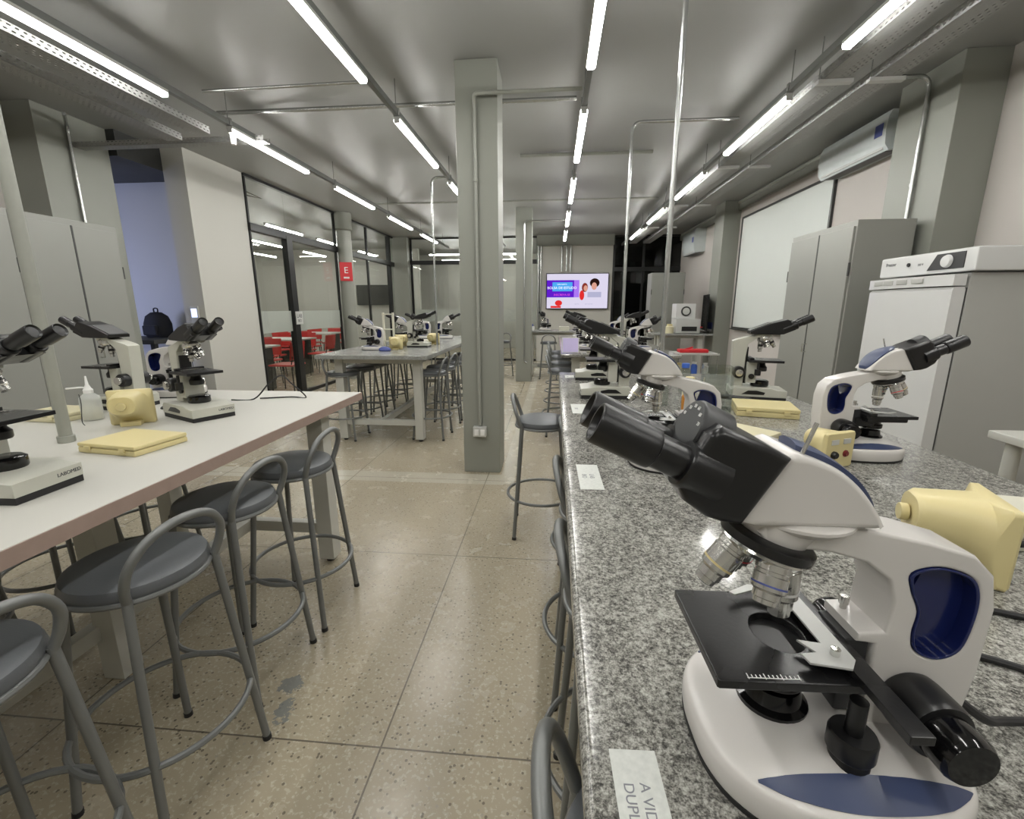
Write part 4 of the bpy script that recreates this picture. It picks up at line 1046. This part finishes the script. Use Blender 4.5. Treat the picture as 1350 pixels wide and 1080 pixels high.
# ------------------------------------------------------------------ recess with the blue glow
t = thing('television', 'glowing blue screen inside the recess, out of direct sight', 'television', (-7.2, 2.64, 1.15))
part(MB().box((0, 0, 0), (1.5, .05, .9), .005), 'casing', 'tv', t); part(MB().box((0, .028, 0), (1.44, .004, .84)), 'screen', 'bluescreen', t)
t = thing('side_table', 'dark table inside the recess under the black backpack', 'table', (-5.35, 5.15, 0))
part(MB().box((0, 0, 1.0), (1.7, .7, .05), .005), 'tabletop', 'dark', t)
for sx in (-.78, .78):
    for sy in (-.28, .28): part(MB().box((sx, sy, .49), (.05, .05, .98)), 'leg', 'dark', t)
t = thing('backpack', 'black backpack standing on the dark table in the recess', 'bag', (-4.86, 5.28, 1.025)); t.scale = (.8, .8, .75)
part(MB().lathe([(.0, 0), (.17, .0), (.2, .05), (.2, .22), (.16, .34), (.08, .4), (.0, .41)], n=24, sy=.75), 'body', 'cloth', t)
part(MB().tube([(-.03, 0, .4), (-.03, 0, .46), (.03, 0, .46), (.03, 0, .4)], .01, 8, sm=4), 'handle', 'cloth', t)
part(MB().box((0, -.15, .12), (.22, .06, .16), .02), 'pocket', 'cloth', t)
t = thing('wallplate', 'glowing white intercom beside the recess', 'wallplate', (-4.22, 5.135, 1.3))
part(MB().box((0, -.012, 0), (.1, .024, .2), .006), 'case', 'plate', t); part(MB().box((0, -.0255, .02), (.07, .002, .1)), 'display', 'panelglow', t)

# ------------------------------------------------------------------ room behind the glass
def next_table(x, y, label):
    t = thing('dining_table', label, 'table', (x, y, 0), group='tables behind the glass')
    part(MB().box((0, 0, .735), (1.5, .8, .03), .004), 'tabletop', 'laminate', t)
    for sx in (-.65, .65): part(MB().box((sx, 0, .36), (.08, .5, .72), .003), 'pedestal', 'blackframe', t)
    return t
next_table(-5.5, 7.2, 'white table nearest in the room behind the glass')
next_table(-5.9, 9.2, 'white table in the middle of the room behind the glass')
next_table(-6.3, 11.4, 'white table furthest back in the room behind the glass')
def make_chair():
    t = thing('shell_chair', '-', 'chair')
    part(MB().box((0, 0, .45), (.42, .42, .03), .012), 'seat', 'red', t)
    part(MB().box((-.2, 0, .68), (.025, .42, .3), .01, Euler((0, R(-8), 0))), 'backrest', 'red', t)
    for sx in (-1, 1):
        for sy in (-1, 1):
            part(MB().tube([(sx * .19, sy * .18, 0), (sx * .17, sy * .16, .44)], .011, 8), 'leg', 'blackframe', t)
        part(MB().tube([(-.17, sx * .17, .44), (-.2, sx * .17, .6)], .01, 8), 'back_post', 'blackframe', t)
    return t
ch0 = make_chair(); first = True
cp = [(-5.2, 6.62, 90), (-5.8, 6.62, 90), (-5.2, 7.8, -90), (-5.8, 7.8, -90), (-5.6, 8.6, 90), (-6.2, 8.6, 90), (-5.6, 9.8, -90), (-6.2, 9.8, -90), (-6.0, 10.8, 90), (-6.6, 10.8, 90), (-6.0, 12.0, -90), (-6.6, 12.0, -90), (-4.45, 7.25, 180), (-4.85, 9.2, 180)]
for i, (x, y, a) in enumerate(cp):
    tbl = ['nearest', 'nearest', 'nearest', 'nearest', 'middle', 'middle', 'middle', 'middle', 'furthest', 'furthest', 'furthest', 'furthest', 'nearest', 'middle'][i]
    if i < 12: lab = f'red chair at the {tbl} table behind the glass, {"front" if a == 90 else "rear"} side, {"right" if i % 2 == 0 else "left"} one'
    else: lab = f'red chair at the aisle end of the {tbl} table behind the glass'
    if first: ch0.location = (x, y, 0); ch0.rotation_euler = (0, 0, R(a)); ch0['label'] = lab; ch0['group'] = 'red chairs behind the glass'; first = False
    else: dup(ch0, (x, y, 0), R(a), lab)
t = thing('television', 'dark television on the far wall of the room behind the glass', 'television', (-5.55, 13.96, 1.75))
part(MB().box((0, -.03, 0), (1.0, .06, .6), .005), 'casing', 'tv', t); part(MB().box((0, -.062, 0), (.96, .003, .55)), 'screen', 'glossblack', t)
t = thing('wall_monitor', 'grey monitor on the side wall of the room behind the glass', 'monitor', (-9.23, 10.2, 2.0))
part(MB().box((0, 0, 0), (.05, .5, .35), .005), 'casing', 'slate', t); part(MB().box((.0265, 0, 0), (.003, .46, .31)), 'screen', 'dialgrey', t)
t = thing('air_conditioner', 'white air conditioner on the side wall of the room behind the glass', 'air conditioner', (-9.25, 10.6, 2.4))
part(MB().span((0, -.5, 0), (.22, .5, .3), .02), 'body', 'fridge', t); part(MB().span((.05, -.45, -.004), (.18, .45, .006)), 'louvre', 'cabdark', t)

# ------------------------------------------------------------------ world, camera, colour
wd = bpy.data.worlds.new('World'); S.world = wd; wd.use_nodes = True
wd.node_tree.nodes['Background'].inputs[0].default_value = (.5, .55, .6, 1); wd.node_tree.nodes['Background'].inputs[1].default_value = .03
cam = bpy.data.cameras.new('camera'); co_ = bpy.data.objects.new('camera', cam); COL.objects.link(co_)
cam.sensor_width = 36; cam.lens = 36 * 600 / 1350; cam.clip_start = .02; cam.clip_end = 60
cx, cy, f = 675., 540., 600.
yv = Vector((731 - cx, -(405 - cy), -f)).normalized(); up = -Vector((680 - cx, -(3200 - cy), -f)).normalized()
up = (up - yv * up.dot(yv)).normalized(); xv = yv.cross(up)
mw = Matrix((xv, yv, up)).to_4x4()       # rows are the world axes seen from the camera
mw.translation = (0, 0, 1.38); co_.matrix_world = mw
S.camera = co_
S.view_settings.view_transform = 'Standard'; S.view_settings.look = 'None'; S.view_settings.gamma = 1; S.view_settings.exposure = .45
S.view_settings.use_curve_mapping = False
S.cycles.max_bounces = 8; S.cycles.diffuse_bounces = 5; S.cycles.glossy_bounces = 4; S.cycles.transparent_max_bounces = 24
S.cycles.sample_clamp_indirect = 6; S.cycles.use_denoising = True; S.cycles.caustics_reflective = False; S.cycles.caustics_refractive = False
